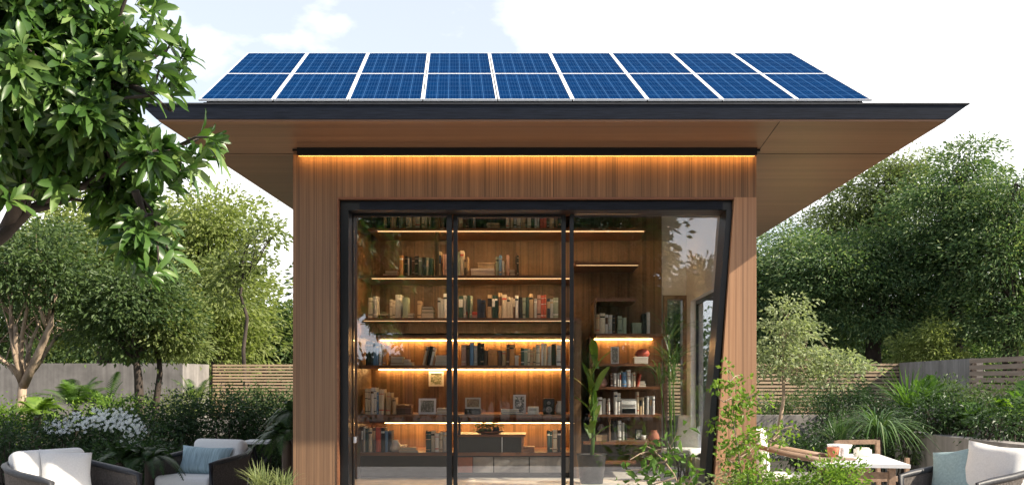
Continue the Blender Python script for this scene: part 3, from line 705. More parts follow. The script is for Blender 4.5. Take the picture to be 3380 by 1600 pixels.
w = MB(); w.box(X(f1(352), YI), X(f1(368), YI), YI, YI+.1, z3+.0006, z3+.0294); w.box(X(f1(440), YI), X(f1(458), YI), YI, YI+.1, z3+.0006, z3+.0294)
tag(w.build('book_stand', M_shelf, None, (X(f1(405), YI), YI, z3)), 'small brown stand holding one book on the third shelf', 'stand')
flat_stack([(690, 760, 350, 378, 'k'), (682, 758, 315, 345, 'y')], z3, f1, g2, YI, 'dark pair beside sage spines, third shelf')
t_ = lidbox(1425, 1700, 660, 750, z2, f1, g1, YI, M_cream, 'large cream storage box at the base of a two-box pile')
lidbox(1505, 1702, 590, 657, t_, f1, g1, YI, BM['t'], 'tan storage box stacked on the large cream box')
lidbox(1612, 1762, 116, 190, z1, f1, g1, YI, BM['t'], 'tan storage box alone on the top shelf, middle door')
t_ = lidbox(1365, 1510, 345, 384, z3, f1, g2, YI, BM['p'], 'pale pink box under a red one on the third shelf')
lidbox(1368, 1516, 306, 343, t_, f1, g2, YI, BM['r'], 'red box resting on a pale pink box')
lidbox(1628, 1734, 775, 962, z4, f1, g2, YI, BM['o'], 'orange-tan file box between dark spines, fourth shelf')
lidbox(1937, 1986, 845, 962, z4, f1, g2, YI, M_cream, 'small cream box right of the orange book')
flat_stack([(400, 575, 715, 745, 'n'), (430, 570, 680, 712, 's')], z2, f1, g1, YI, 'low pair far left, second shelf')
flat_stack([(1880, 1940, 705, 748, 'k'), (1878, 1938, 672, 702, 'c')], z2, f1, g1, YI, 'small pair near the right end, second shelf')
t_ = lidbox(468, 618, 448, 505, z5, f3, g3, YI, BM['n'], 'dark brown lidded box beside leaning tan books')
lidbox(470, 620, 412, 446, t_, f3, g3, YI, M_shelf, 'flat wooden case on the dark brown box')
frame_pic(688, 858, 342, 498, z5, f3, g3, YI+.02, 'silver framed grey print leaning on the shelf, left door', M_alu, A1)
flat_stack([(866, 970, 474, 502, 'w'), (868, 968, 438, 470, 'w')], z5, f3, g3, YI, 'white pair beside the silver frame')
frame_pic(788, 935, 105, 250, Z(g3(250), YB-.04), f3, g3, YB-.034, 'white framed picture hanging on the lit back panel', M_white, A4, True)
t_ = lidbox(155, 318, 452, 505, z5, f4, g3, YI, M_black, 'flat black box carrying a framed tan print')
frame_pic(165, 316, 342, 450, t_, f4, g3, YI+.06, 'cream framed tan print standing on a flat black box', M_cream, A3)
flat_stack([(520, 735, 483, 504, 'k'), (518, 690, 452, 480, 'w')], z5, f4, g3, YI, 'wide pair in front of the white frame', .1)
frame_pic(636, 760, 312, 500, z5, f4, g3, YI+.13, 'white frame with a black and white print, middle door', M_white, A2)
def radio(x0, x1, t_, b_, zs, fx, fy, Y, body, label, name, cat):
    a = X(fx(x0), Y); b = X(fx(x1), Y); h = (fy(b_)-fy(t_))*Y/F; t = thing(name, label, cat, ((a+b)/2, Y, zs+.0008))
    m = MB(); m.bbox((a+b)/2, Y+.06, zs+.0008+h/2, b-a, .12, h, .005); m.build('case', body, t)
    return t, a, b, h
t, a, b, h = radio(780, 886, 428, 502, z5, f4, g3, YI, M_cream, 'small cream radio between white frame and black speaker', 'radio', 'radio')
m = MB()
for i in range(4): m.box(a+.012, b-.02, YI-.002, YI+.002, z5+h*(.5+.08*i), z5+h*(.53+.08*i))
m.build('grille', M_black, t)
t, a, b, h = radio(930, 1042, 350, 505, z5, f4, g3, YI, M_black, 'black loudspeaker box at the right of the lit shelf', 'speaker', 'speaker')
for fz, rr_ in ((.3, .3), (.72, .16)):
    m = MB(); cz = z5+h*fz; cx = (a+b)/2; rr__ = (b-a)*rr_
    vs = [(cx+rr__*q*math.cos(k*math.pi/8), YI-.003+dy, cz+rr__*q*math.sin(k*math.pi/8)) for q, dy in ((1, .002), (.9, -.003), (.35, .004), (.02, -.001)) for k in range(16)]
    m.add(vs, [(r_*16+k, r_*16+(k+1) % 16, (r_+1)*16+(k+1) % 16, (r_+1)*16+k) for r_ in range(3) for k in range(16)], 0, True); m.build('speaker_cone', M_concd, t)
t = thing('vase', 'small pale vase at the right end of the lit shelf', 'vase', (X(f4(1090), YI), YI+.04, z5+.0008))
m = MB(); m.lathe((X(f4(1090), YI), YI+.04, z5+.0008), [(.0, 0), (.03, .0), (.04, .04), (.035, .08), (.018, .11), (.022, .125)]); m.build('body', M_cream, t)
def vase(x, z, Y, s, mat, label, cat='vase', prof=None):
    m = MB(); m.lathe((x, Y, z+.0008), [(r_*s, q*s) for r_, q in (prof or [(.0, 0), (.5, .0), (.62, .3), (.5, .75), (.3, 1.0), (.36, 1.1), (.3, 1.08), (.25, .9)])]); return tag(m.build(cat.replace(' ', '_'), mat, None, (x, Y, z+.0008)), label, cat)
vase(X(f3(452), YI), z6, YI+.03, .1, M_cream, 'cream vase right of the dark books on the bottom shelf')
lidbox(480, 556, 826, 884, z6, f3, g3, YI+.06, M_cream, 'small cream box behind a flat book, bottom shelf')
flat_stack([(500, 680, 862, 884, 'c'), (508, 662, 830, 858, 't')], z6, f3, g3, YS+.02, 'cream pair lying by the small vase', .06)
# media unit with dish
mu = thing('media_unit', 'low black media unit with a wooden top on the bottom shelf', 'media unit', (X(1240, YS), YS+.2, z6+.001))
x0, x1 = X(1148, YS-.03), X(1317, YS-.03); zt_ = Z(1092, YS-.03)
m = MB(); m.box(x0, x1+.02, YS-.03, YS+.42, zt_-.022, zt_); m.box(x1-.02, x1-.002, YS-.02, YS+.42, z6+.001, zt_-.0225); m.box(x0, x0+.018, YS-.02, YS+.42, z6+.001, zt_-.0225); m.build('top_and_sides', M_shelf, mu)
m = MB(); m.box(x0+.019, x1-.021, YS+.02, YS+.4, z6+.001, zt_-.023); m.build('drawer_front', M_black, mu)
m = MB(); m.box(X(1262, YS), X(1264, YS), YS-.012, YS+.019, z6+.002, zt_-.024); m.build('upright', M_alu, mu)
m = MB(); m.bbox(X(1225, YS), YS+.1, z6+.03, .22, .14, .045, .004); tag(m.build('disc_player', M_fascia, None, (X(1225, YS), YS+.1, z6+.001)), 'flat dark player on the shelf edge before the media unit', 'player') if False else None
dc = Vector((X(1232, YS+.1), YS+.1, zt_+.0008))
m = MB(); m.lathe(dc, [(0, .0), (.07, .0), (.12, .012), (.14, .028), (.135, .028), (.1, .014), (0, .008)], 24); tag(m.build('dish', M_shelf, None, dc), 'wide shallow wooden dish on the media unit', 'dish')
pt_ = thing('dish_plant', 'small bushy green plant sitting in the wooden dish', 'plant', dc+Vector((-.01, 0, .012)))
rng = np.random.default_rng(3); cs = np.array(dc)+np.array([-.02, 0, .06])+rng.normal(size=(14, 3))*np.array([.035, .02, .015])
V, T = cluster_leaves(cs, np.tile([0, 0, 1.], (14, 1)), 14, .03, .03, .014, rng, .8, 0); np_obj('foliage', V, T, L_in, pt_)
m = MB(); m.bbox(dc.x-.02, dc.y, dc.z+.03, .06, .05, .035, .004); m.build('soil_block', M_soil, pt_)
m = MB(); m.bbox(dc.x+.06, dc.y, dc.z+.04, .06, .05, .05, .006); tag(m.build('candle_holder', M_fascia, None, dc+Vector((.06, 0, .014))), 'small dark glass holder in the dish beside the plant', 'candle holder')
lidbox(712, 845, 832, 884, z6, f4, g3, YS+.03, M_shelf, 'shallow wooden tray box right of the media unit', 'tray', 'tray')
# right shelves
lidbox(572, 661, 285, 385, zc_, f5, g5, YI, BM['s'], 'sage box on the top book shelf, right pane')
frame_pic(378, 452, 498, 655, zd, f5, g5, YI, 'white framed picture beside the broad leaf plant', M_white, A1)
t_ = lidbox(590, 720, 595, 660, zd, f5, g5, YI, M_cream, 'cream box under a red ornament, right pane')
vase(X(f5(672), YI), t_, YI+.06, .1, BM['r'], 'rounded red ornament resting on the cream box', 'ornament', [(0, 0), (.55, .0), (.7, .25), (.6, .5), (.3, .7), (.0, .75)])
vase(X(f5(300), YI), ze, YI+.05, .085, BM['p'], 'small pink ornament at the left of the shelf, right pane', 'ornament')
flat_stack([(628, 700, 842, 868, 'w'), (632, 692, 815, 840, 'y')], ze, f5, g5, YI, 'pair right of the leaning red book')
t, a, b, h = radio(472, 612, 962, 1104, zf, f5, g5, YI-.03, M_white, 'white tabletop machine with dark slot among pale books', 'stereo', 'stereo')
m = MB(); m.box(a+.01, b-.01, YI-.033, YI-.028, zf+.01, zf+h*.38); m.build('front_panel', M_black, t)
m = MB(); m.box(a+.01, b-.01, YI-.034, YI-.029, zf+h*.5, zf+h*.54); m.box(a+.01, b-.01, YI-.034, YI-.029, zf+h*.6, zf+h*.64); m.build('grille', M_concd, t)
lidbox(700, 790, 835, 882, zg, f6, g6, YI, BM['t'], 'woven tan basket box, lowest shelf behind the right pane', 'basket', 'basket')
vase(X(f6(745), YI), Z(g6(835), YI)+.012, YI+.07, .06, M_concd, 'dark ornament on the tan basket', 'ornament')
w = MB(); w.box(X(f6(797), YI), X(f6(812), YI), YI-.02, YI+.15, zg+.001, zg+.26); w.box(X(f6(812), YI)+.0005, X(f6(1080), YI), YI-.02, YI+.15, zg+.001, zg+.012)
tag(w.build('book_stand', M_teak, None, (X(f6(805), YI), YI, zg)), 'pale timber upright and base holding the lowest books', 'stand')
frame_pic(990, 1045, 785, 865, zg+.013, f6, g6, YI+.02, 'small dark framed print on the lowest right shelf', M_black, A1)
vase(X(f6(1050), YI), zg+.013, YI-.0, .045, M_white, 'small white cup beside the dark framed print', 'cup', [(0, 0), (.4, 0), (.5, .6), (.55, .9), (.5, .88), (.4, .1)])
vase(X(f6(1130), YI), zg, YI+.05, .09, M_terra, 'brown ornament at the right end of the lowest shelf', 'ornament')

# indoor plants
def leafy_cane(name, label, x, y0, y1, Y, n, L, W, seed, mat, zb, cat='plant'):
    rnd = random.Random(seed); t = thing(name, label, cat, (X(x, Y), Y, zb)); m = MB(); top = Z(y1, Y); X0 = X(x, Y)
    pts = curve_pts((X0, Y, zb+.2), (X0+.02, Y, top-.15), 7, .02, rnd); m.tube(pts, [.018, .017, .016, .014, .012, .01, .007], 7); m.build('stem', L_in, t)
    m = MB()
    for i in range(n):
        f = i/(n-1); j = (.15+.85*f)*(len(pts)-1); k = int(min(j, len(pts)-2)); p = pts[k].lerp(pts[k+1], j-k)
        a = i*2.4+rnd.uniform(-.3, .3); blades(m, p, 1, L*rnd.uniform(.8, 1.1), rnd, W, .35, (.35, .8), (a, a+.1), 1.0)
    m.build('leaves', mat, t)
    m = MB(); m.lathe((X0, Y, zb+.0008), [(0, 0), (.1, 0), (.13, .25), (.14, .26), (.12, .25), (.11, .2), (0, .2)], 20); m.build('pot', M_dark, t)
leafy_cane('broad_leaf_plant', 'tall indoor plant with broad glossy leaves left of the right shelves', 1488, 1100, 870, 9.5, 16, .32, .07, 5, L_in, ZF)
t = thing('potted_palm', 'slender indoor palm right of the shelves by the rear door', 'plant', (X(1692, 9.7), 9.7, ZF)); rnd = random.Random(8); m = MB(); ms_ = MB()
for i in range(5):
    b0 = Vector((X(1692, 9.7)+rnd.uniform(-.05, .05), 9.7+rnd.uniform(-.05, .05), ZF+.2)); tz = ZF+rnd.uniform(.45, 1.0); e_ = b0+Vector((rnd.uniform(-.08, .08), rnd.uniform(-.08, .08), tz-.2)); ms_.tube([b0, b0.lerp(e_, .5), e_], [.009, .007, .005], 5)
    blades(m, e_, 12, .42, rnd, .016, .6, (.3, 1.0))
m.build('leaves', L_strap, t); ms_.build('stem', L_in, t)
m = MB(); m.lathe((X(1692, 9.7), 9.7, ZF+.0008), [(0, 0), (.11, 0), (.14, .24), (.15, .25), (.13, .24), (0, .2)], 20); m.build('pot', M_dark, t)

# ================================================================== FURNITURE
def pillow_mesh(w_, h, t, n=12, ear=.06):
    m = MB(); vs = []
    for s in (1, -1):
        for i in range(n+1):
            for j in range(n+1):
                u = -1+2*i/n; v = -1+2*j/n
                th = t/2*((1-u**4)*(1-v**4))**.45
                k = 1+ear*(abs(u*v)**2)-.05*(1-abs(v))*abs(u)**3-.05*(1-abs(u))*abs(v)**3
                wr = .004*math.sin(7*u+3*v)*math.cos(5*v)
                vs.append((u*w_/2*k, s*(th+wr*(1-u*u)*(1-v*v)), v*h/2*k+h/2))
    q = (n+1)**2; fs = []
    for s in (0, 1):
        for i in range(n):
            for j in range(n):
                a = s*q+i*(n+1)+j; f = (a, a+1, a+n+2, a+n+1); fs.append(f if s == 0 else f[::-1])
    m.add(vs, fs, 0, True); return m
def place(o, loc, rz, rx=0, ry=0):
    o.location = loc; o.rotation_euler = (rx, ry, rz)
def armchair(label, loc, rz, s, frame_m, rope_m):
    t = thing('armchair', label, 'armchair', loc, rz, 'rope armchairs on the patio', world=False); t.scale = (s, s, s)
    def crv(sx):
        return [(sx*.43, -.40, .58), (sx*.44, -.25, .60), (sx*.445, 0, .625), (sx*.43, .2, .65), (sx*.38, .34, .68), (sx*.27, .41, .70)]
    rail = crv(-1)+[(-.1, .44, .71), (.1, .44, .71)]+crv(1)[::-1]
    m = MB(); m.tube([(-.43, -.40, 0.02)]+[(-.43, -.405, .3)]+rail+[(.43, -.405, .3), (.43, -.40, 0.02)], .03, 8); m.build('arm_rail', frame_m, t)
    m = MB()
    for sx in (-1, 1): m.bar((sx*.36, .33, 0.02), (sx*.40, .36, .30), .04, .04)
    m.bar((-.42, -.39, .24), (.42, -.39, .24), .045, .05); m.bar((-.42, .36, .24), (.42, .36, .24), .045, .05)
    for sx in (-1, 1): m.bar((sx*.42, -.37, .24), (sx*.42, .36, .24), .045, .05)
    m.box(-.40, .40, -.37, .34, .22, .26); m.build('seat_frame', frame_m, t)
    m = MB(); pts = [Vector(p) for p in rail]
    seg = [(pts[i]-pts[i+1]).length for i in range(len(pts)-1)]; tot = sum(seg); d = .03
    while d < tot-.03:
        q = d; i = 0
        while q > seg[i]: q -= seg[i]; i += 1
        p = pts[i].lerp(pts[i+1], q/seg[i]); b = Vector((p.x*.95, min(.37, max(-.39, p.y*.9)), .26)); nn = 0
        m.bar(p, p.lerp(b, .5), .013, .013); m.bar(p.lerp(b, .5), b, .013, .013); d += .019
    m.build('rope_weave', rope_m, t)
    m = MB(); m.bbox(0, -.02, .345, .76, .74, .17, .055, seg=4); m.build('seat_cushion', M_cush, t)
    m = MB(); m.bbox(0, .27, .60, .70, .17, .42, .07, mat=Matrix.Rotation(-.22, 4, 'X'), seg=4); m.build('back_cushion', M_cush, t)
    return t
def throw(label, chair_loc, rz, s, lx, ly, lz, w_, h, th, mat, lean=-.35, yaw=0, roll=0):
    m = pillow_mesh(w_, h, th); o = m.build('throw_pillow', mat)
    M = Matrix.Translation(chair_loc) @ Matrix.Rotation(rz, 4, 'Z') @ Matrix.Scale(s, 4)
    p = M @ Vector((lx, ly, lz)); M2 = Matrix.Translation(p) @ Matrix.Rotation(rz+yaw, 4, 'Z') @ Matrix.Rotation(lean, 4, 'X') @ Matrix.Rotation(roll, 4, 'Y')
    o.matrix_world = M2; return tag(o, label, 'pillow', 'pillows on the armchairs')
l1 = Vector((X(172, 8.3), 8.3, .03)); r1 = R(58)
armchair('rope armchair at the far left, turned towards the pavilion', l1, r1, .88, M_dark, M_rope)
throw('large white throw pillow leaning in the far left armchair', l1, r1, .88, .0, .02, .42, .38, .35, .16, M_cush, -.4, -.25, .12)
l2 = Vector((X(512, 10.2), 10.2, .03)); r2 = R(-22)
armchair('rope armchair facing the camera, second from the left', l2, r2, .84, M_dark, M_rope)
throw('pale blue rectangular throw pillow in the second armchair', l2, r2, .84, -.05, .03, .42, .52, .27, .14, M_aquad, -.35, .12, 0.03)
l3 = Vector((X(2440, 8.3), 8.3, .03)); r3 = R(-62)
armchair('rope armchair at the far right below the planter wall', l3, r3, .86, M_dark, M_rope)
throw('white throw pillow nearest the right edge of the photo', l3, r3, .86, .16, .05, .43, .5, .40, .17, M_cush, -.3, .2, .08)
throw('aqua square throw pillow in the right armchair', l3, r3, .86, -.16, -.04, .43, .38, .36, .13, M_aqua, -.4, .1, -.2)
def dining(label, loc, rz, s=1.0, cush=True):
    t = thing('dining_chair', label, 'chair', loc, rz, 'timber chairs around the garden table', world=False); t.scale = (s,)*3
    for sx in (-1, 1):
        m = MB(); m.bar((sx*.27, -.26, 0), (sx*.28, -.27, .62), .035, .045); m.build('leg', M_teak, t)
        m = MB(); m.bar((sx*.25, .26, 0), (sx*.25, .30, .78), .035, .045); m.build('leg', M_teak, t)
        if not cush: continue
        m = MB(); m.tube([(sx*.255, .30, .74), (sx*.29, .1, .69), (sx*.30, -.1, .65), (sx*.285, -.32, .62)], [.018, .022, .026, .02], 7); m.build('armrest', M_teak, t)
    m = MB(); m.bar((-.235, .30, .76), (.235, .30, .76), .03, .05); m.build('top_rail', M_teak, t)
    m = MB(); m.box(-.27, .27, -.27, .27, .37, .41); m.build('seat_frame', M_teak, t)
    if not cush: return
    m = MB(); m.bbox(0, -.01, .45, .5, .5, .085, .03, seg=3); m.build('seat_cushion', M_cush, t)
    if not cush: return
    m = MB(); m.bbox(0, .24, .68, .48, .13, .36, .055, mat=Matrix.Rotation(-.12, 4, 'X'), seg=4); m.build('back_cushion', M_cush, t)
dining('timber armchair with white cushions beside the slanting column', Vector((X(1988, 8.7), 8.7, .03)), R(78), 1.0)
dining('timber chair tucked behind the white table', Vector((X(2190, 10.1), 10.1, .03)), R(12), .86, False)
tb = thing('garden_table', 'white topped low garden table between the chairs, right of the pavilion', 'table', (2.52, 8.75, .03)); tz_ = .645
m = MB(); m.hexa([(2.13, 8.25), (2.80, 8.12), (2.92, 9.3), (2.30, 9.3)], tz_-.028, [(2.13, 8.25), (2.80, 8.12), (2.92, 9.3), (2.30, 9.3)], tz_); m.build('tabletop', M_paint, tb)
for (a, b) in ((2.24, 8.36), (2.70, 8.26), (2.80, 9.2), (2.40, 9.2)):
    m = MB(); m.box(a-.025, a+.025, b-.025, b+.025, .031, tz_-.0285); m.build('leg', M_teak, tb)
m = MB(); m.bar((2.24, 8.36, .55), (2.70, 8.26, .55), .03, .05); m.build('apron', M_teak, tb)
m = MB(); m.bar((2.40, 9.2, .55), (2.80, 9.2, .55), .03, .05); m.build('apron', M_teak, tb)
def lathe_thing(name, label, cat, c, prof, mat, n=22):
    m = MB(); m.lathe(c, prof, n); return tag(m.build(name, mat, None, c), label, cat)
lathe_thing('bowl', 'wide white bowl at the back of the garden table', 'bowl', Vector((X(2112, 9.05), 9.05, tz_+.0008)), [(0, 0), (.06, 0), (.085, .05), (.105, .095), (.098, .095), (.07, .03), (0, .015)], M_paint)
lathe_thing('flower_pot', 'terracotta coloured pot in front of the white bowl', 'pot', Vector((X(2096, 8.85), 8.85, tz_+.0008)), [(0, 0), (.04, 0), (.052, .085), (.048, .085), (.04, .03), (0, .03)], M_terra)
lathe_thing('candle_jar', 'small white jar beside the terracotta pot', 'jar', Vector((X(2124, 8.83), 8.83, tz_+.0008)), [(0, 0), (.03, 0), (.032, .06), (.026, .065), (.027, .082), (.0, .084)], M_paint)
m = MB(); m.bbox(X(2170, 9.0), 9.0, tz_+.031, .13, .09, .06, .006); m.bbox(X(2170, 9.0), 9.0, tz_+.068, .1, .07, .01, .003); tag(m.build('napkin_box', M_cream, None, (X(2170, 9.0), 9.0, tz_)), 'beige napkin box at the far right of the table', 'box')
m = MB(); m.bbox(X(2118, 8.62), 8.62, tz_+.008, .2, .14, .013, .004); tag(m.build('serving_board', M_slatg, None, (X(2118, 8.62), 8.62, tz_)), 'thin pale board lying on the table before the pots', 'board')
# side table, left
st = thing('side_table', 'small white topped side table behind the second armchair', 'side table', (X(652, 11.5), 11.5, .03)); zt_ = Z(1107, 11.5)
m = MB(); m.box(X(615, 11.5), X(690, 11.5), 11.3, 11.75, zt_-.025, zt_); m.build('tabletop', M_paint, st)
for sx in (X(622, 11.5), X(683, 11.5)):
    m = MB(); m.bar((sx, 11.33, .031), (X(652, 11.5)*2-sx, 11.72, zt_-.03), .02, .02); m.build('leg', M_black, st)
    m = MB(); m.bar((sx, 11.72, .031), (X(652, 11.5)*2-sx, 11.33, zt_-.03), .02, .02); m.build('leg', M_black, st)
# indoor lounge chair at the right window
ic = thing('lounge_chair', 'white lounge chair inside the pavilion by the right window', 'lounge chair', (X(1722, 10.35), 10.35, ZF), R(-35), world=False); ic.scale = (.8, .8, .8)
m = MB(); m.bbox(0, 0, .28, .42, .46, .09, .03, seg=3); m.build('seat_cushion', M_cush, ic)
m = MB(); m.bbox(0, .2, .5, .4, .09, .42, .04, mat=Matrix.Rotation(-.2, 4, 'X'), seg=3); m.build('back_cushion', M_cush, ic)
for sx in (-1, 1):
    for sy in (-1, 1):
        m = MB(); m.bar((sx*.2, sy*.2, 0.001), (sx*.17, sy*.17, .24), .02, .02); m.build('leg', M_teak, ic)

# ================================================================== TREES
def tr_pts(lst, Y, dy=0): return [P(x, y, Y+dy*i) for i, (x, y) in enumerate(lst)]
GB = 'trees behind the garden walls'
def far_tree(name, label, lob, Y, trunk, tr, mat, seed, **kw):
    tp = tr_pts(trunk, Y); tp[0].z = 0 if kw.pop('ground', True) else tp[0].z
    return make_tree(name, label, lobes_px(lob, Y), tp, tr, mat, kw.pop('bark', M_barkd), seed, group=kw.pop('group', GB), **kw)
# left background
far_tree('leafy_tree', 'tall sunlit yellow-green tree rising behind the left slatted fence', [(520, 545, 80), (475, 640, 90), (560, 650, 55), (550, 750, 90), (460, 760, 90), (610, 820, 60), (540, 860, 60), (575, 570, 30)], 25,
         [(545, 1000), (550, 900), (540, 800), (535, 700)], .2, L_yel, 21, density=4.2, n_per=110, cr=.66, L=.13, W=.06, flat=.45, droop=.15)
far_tree('sparse_tree', 'thin airy tree with open branches against the sky, left of the column', [(688, 592, 30, 16), (650, 572, 22, 14), (600, 660, 40, 34), (645, 668, 34, 20), (560, 690, 50), (600, 730, 55)], 22,
         [(625, 1000), (612, 880), (622, 800), (605, 740), (612, 690)], .045, L_yel2, 22, density=5, n_per=34, cr=.34, L=.12, W=.055, flat=.45, droop=.1, twigs=1.6)
far_tree('leafy_tree', 'broad pale green tree behind the dark-trunked trees', [(250, 600, 110), (370, 640, 100), (130, 640, 100), (300, 720, 110), (400, 760, 80), (180, 760, 100), (60, 720, 90), (440, 840, 60)], 27,
         [(260, 1000), (262, 880), (270, 760)], .22, L_yel, 23, density=4.0, n_per=110, cr=.75, L=.14, W=.065, flat=.45, droop=.15)
far_tree('leafy_tree', 'low dark green tree behind the fence next to the left column', [(700, 830, 60), (735, 810, 40), (660, 870, 50), (745, 880, 60)], 27,
         [(705, 1000), (705, 900), (702, 850)], .12, L_mid, 24, density=11, n_per=54, cr=.45, L=.13, W=.06, flat=.5, droop=.15)
far_tree('leafy_tree', 'bushy light green tree just above the left slatted fence', [(600, 870, 60, 40), (650, 810, 45), (540, 880, 50, 30), (680, 800, 26)], 30,
         [(620, 1000), (620, 900), (620, 870)], .12, L_yel2, 25, density=10, n_per=54, cr=.5, L=.14, W=.06, flat=.5, droop=.1)
# left garden trees inside the wall
far_tree('forked_tree', 'pale-barked forked tree at the far left of the garden', [(50, 655, 95, 70), (150, 700, 90, 70), (30, 790, 70, 50, 1.3), (200, 810, 65, 40, 1.3), (120, 610, 80, 50), (-30, 700, 80), (110, 760, 50, 30, 1.2), (-20, 850, 50, 35, 1.2)], 15,
         [(48, 1120), (50, 1040), (58, 965)], .095, L_mid, 31, density=13, n_per=54, cr=.3, L=.085, W=.04, flat=.42, droop=.2, bark=M_bark, group='trees inside the garden wall')
fk = MB()
for pts, r_ in (([(58, 970), (80, 925), (105, 870), (128, 815), (140, 740)], .068), ([(56, 970), (35, 925), (5, 905), (-40, 880)], .036), ([(56, 962), (45, 915), (38, 870), (40, 820)], .045), ([(120, 830), (108, 800), (100, 770)], .03)):
    q = [P(x, y, 15-.1*i) for i, (x, y) in enumerate(pts)]; fk.tube(q, [r_*(1-.14*i) for i in range(len(q))], 8)
fo = [o for o in sc.objects if o.name.startswith('forked_tree')][0]; fk.build('limb', M_bark, fo)
far_tree('dark_trunk_tree', 'dark-trunked tree with a dense crown, left of the slimmer one', [(335, 745, 95, 75), (280, 830, 65, 45), (420, 780, 60), (240, 770, 60, 45), (380, 690, 60, 40), (330, 850, 50, 35)], 15.5,
         [(352, 1130), (352, 1030), (348, 950), (343, 905)], .085, L_mid, 32, density=14, n_per=56, cr=.3, L=.085, W=.04, flat=.42, droop=.2, group='trees inside the garden wall')
far_tree('dark_trunk_tree', 'slimmer leaning tree right of the dark-trunked one', [(410, 830, 60, 45), (450, 790, 55), (440, 870, 45, 30), (390, 880, 35, 25), (470, 840, 40, 35)], 15.8,
         [(385, 1130), (392, 1020), (402, 940), (400, 890)], .06, L_yel2, 33, density=14, n_per=50, cr=.27, L=.08, W=.038, flat=.42, droop=.2, group='trees inside the garden wall')
# right background: bamboo-like dense trees
RB = dict(n_per=230, cr=.78, L=.105, W=.04, flat=.2, droop=.30, twigs=1.8)
far_tree('feathery_tree', 'tallest feathery tree at the right, its plume against the sky', [(2435, 395, 42, 50), (2405, 455, 65, 55), (2465, 480, 60), (2370, 520, 80), (2450, 560, 85), (2340, 600, 80), (2420, 660, 90)], 24,
         [(2400, 1000), (2402, 850), (2405, 720), (2410, 600)], .2, L_bam, 41, density=2.7, **RB)
far_tree('feathery_tree', 'pale feathery tree under the right eave corner', [(2270, 415, 48, 45), (2215, 470, 65), (2140, 520, 65), (2290, 500, 55), (2070, 590, 60), (2180, 580, 70)], 28,
         [(2200, 1000), (2200, 850), (2205, 700), (2215, 600)], .2, L_bamy, 42, density=3, **RB)
far_tree('feathery_tree', 'dense tree filling the right edge of the photo', [(2555, 450, 42), (2530, 520, 60), (2590, 590, 95), (2510, 640, 80), (2570, 720, 90), (2490, 770, 80), (2580, 830, 80)], 22.5,
         [(2540, 1000), (2542, 880), (2545, 760)], .2, L_bam, 43, density=2.7, **RB)
far_tree('feathery_tree', 'dark dense tree with a forked trunk in the middle of the right grove', [(2060, 670, 85), (2140, 640, 80), (2240, 640, 95), (2190, 740, 100), (2090, 770, 90), (2320, 720, 90), (2310, 800, 55)], 24.5,
         [(2195, 1000), (2196, 900), (2200, 830), (2215, 780)], .22, L_bam, 44, density=2.7, **RB)
far_tree('feathery_tree', 'dark tree directly right of the timber column', [(1965, 640, 65), (1935, 720, 80), (2000, 770, 80), (1930, 820, 80), (2020, 860, 60), (1985, 600, 40), (1880, 700, 80)], 25.5,
         [(1960, 1000), (1962, 900), (1965, 800)], .2, L_bam, 45, density=2.7, **RB)
far_tree('feathery_tree', 'mid green tree between the forked trunk and the right edge', [(2400, 790, 80), (2330, 850, 55, 45), (2460, 850, 70, 50), (2390, 700, 70), (2430, 880, 60, 35)], 27,
         [(2395, 1000), (2396, 900), (2398, 830)], .18, L_bam, 46, density=2.7, **RB)
far_tree('young_tree', 'small yellow-green tree just behind the grey wall, right', [(2355, 835, 32, 30), (2340, 880, 45, 35), (2290, 870, 30, 35), (2385, 895, 40, 25)], 22.4,
         [(2345, 1000), (2346, 920), (2350, 880)], .04, L_yel, 47, density=18, n_per=50, cr=.26, L=.1, W=.035, flat=.5, droop=.3)
far_tree('leafy_tree', 'dim dark green tree filling the view behind the pavilion', [(1500, 800, 120), (1700, 820, 120), (1850, 780, 100), (1780, 720, 100), (1640, 720, 90)], 30,
         [(1700, 1000), (1700, 900)], .2, L_bam, 48, density=2.6, **RB)
far_tree('silver_tree', 'slender silver-green small tree in front of the thin-slatted fence', [(1985, 775, 32, 38), (1965, 830, 50, 30), (2010, 835, 40, 28), (1945, 885, 55, 25), (2030, 895, 65, 28), (2110, 905, 55, 28), (1935, 930, 45, 18), (2060, 945, 70, 20), (2150, 925, 35, 20)], 12.5,
         [(1950, 1120), (1962, 1060), (1972, 1000), (1970, 940)], .028, L_silv, 49, density=24, n_per=36, cr=.17, L=.055, W=.03, flat=.25, droop=.15, bark=M_bark, group='small trees inside the right planting', ground=False, cat='small tree')

far_tree('leafy_tree', 'tree standing behind the pavilion, unseen, added to shade the left concrete wall', [(985, 700, 150, 110), (1010, 560, 130, 100), (950, 820, 130, 60)], 17.4, [(1000, 1080), (1000, 940), (1000, 840)], .12, L_mid, 50, density=9, n_per=60, cr=.4, L=.13, W=.06)  # unseen tree, added so its shadow falls on the left concrete wall
# distant wood closing the view (reads as one mass)
rng = np.random.default_rng(77)
def mass(xs, y0, y1, Y, n, cr):
    px = rng.uniform(xs[0], xs[1], n); py = rng.uniform(y0, y1, n); YY = rng.uniform(Y, Y+6, n)
    return np.stack([(px-CX)/F*YY, YY, EYE+(CY-py)/F*YY], 1)
cs = np.concatenate([mass((-300, 740), 850, 960, 38, 1000, .9), mass((1880, 3000), 800, 960, 36, 1100, .9), mass((740, 1900), 800, 960, 44, 400, .9)])
V, T = cluster_leaves(cs, np.tile([0, -1., .3], (len(cs), 1)), 46, 1.1, .24, .11, rng, .6, .2)
stuff(np_obj('woodland', V, T, L_mid), 'far-off dark green wood behind the garden walls', 'woodland')

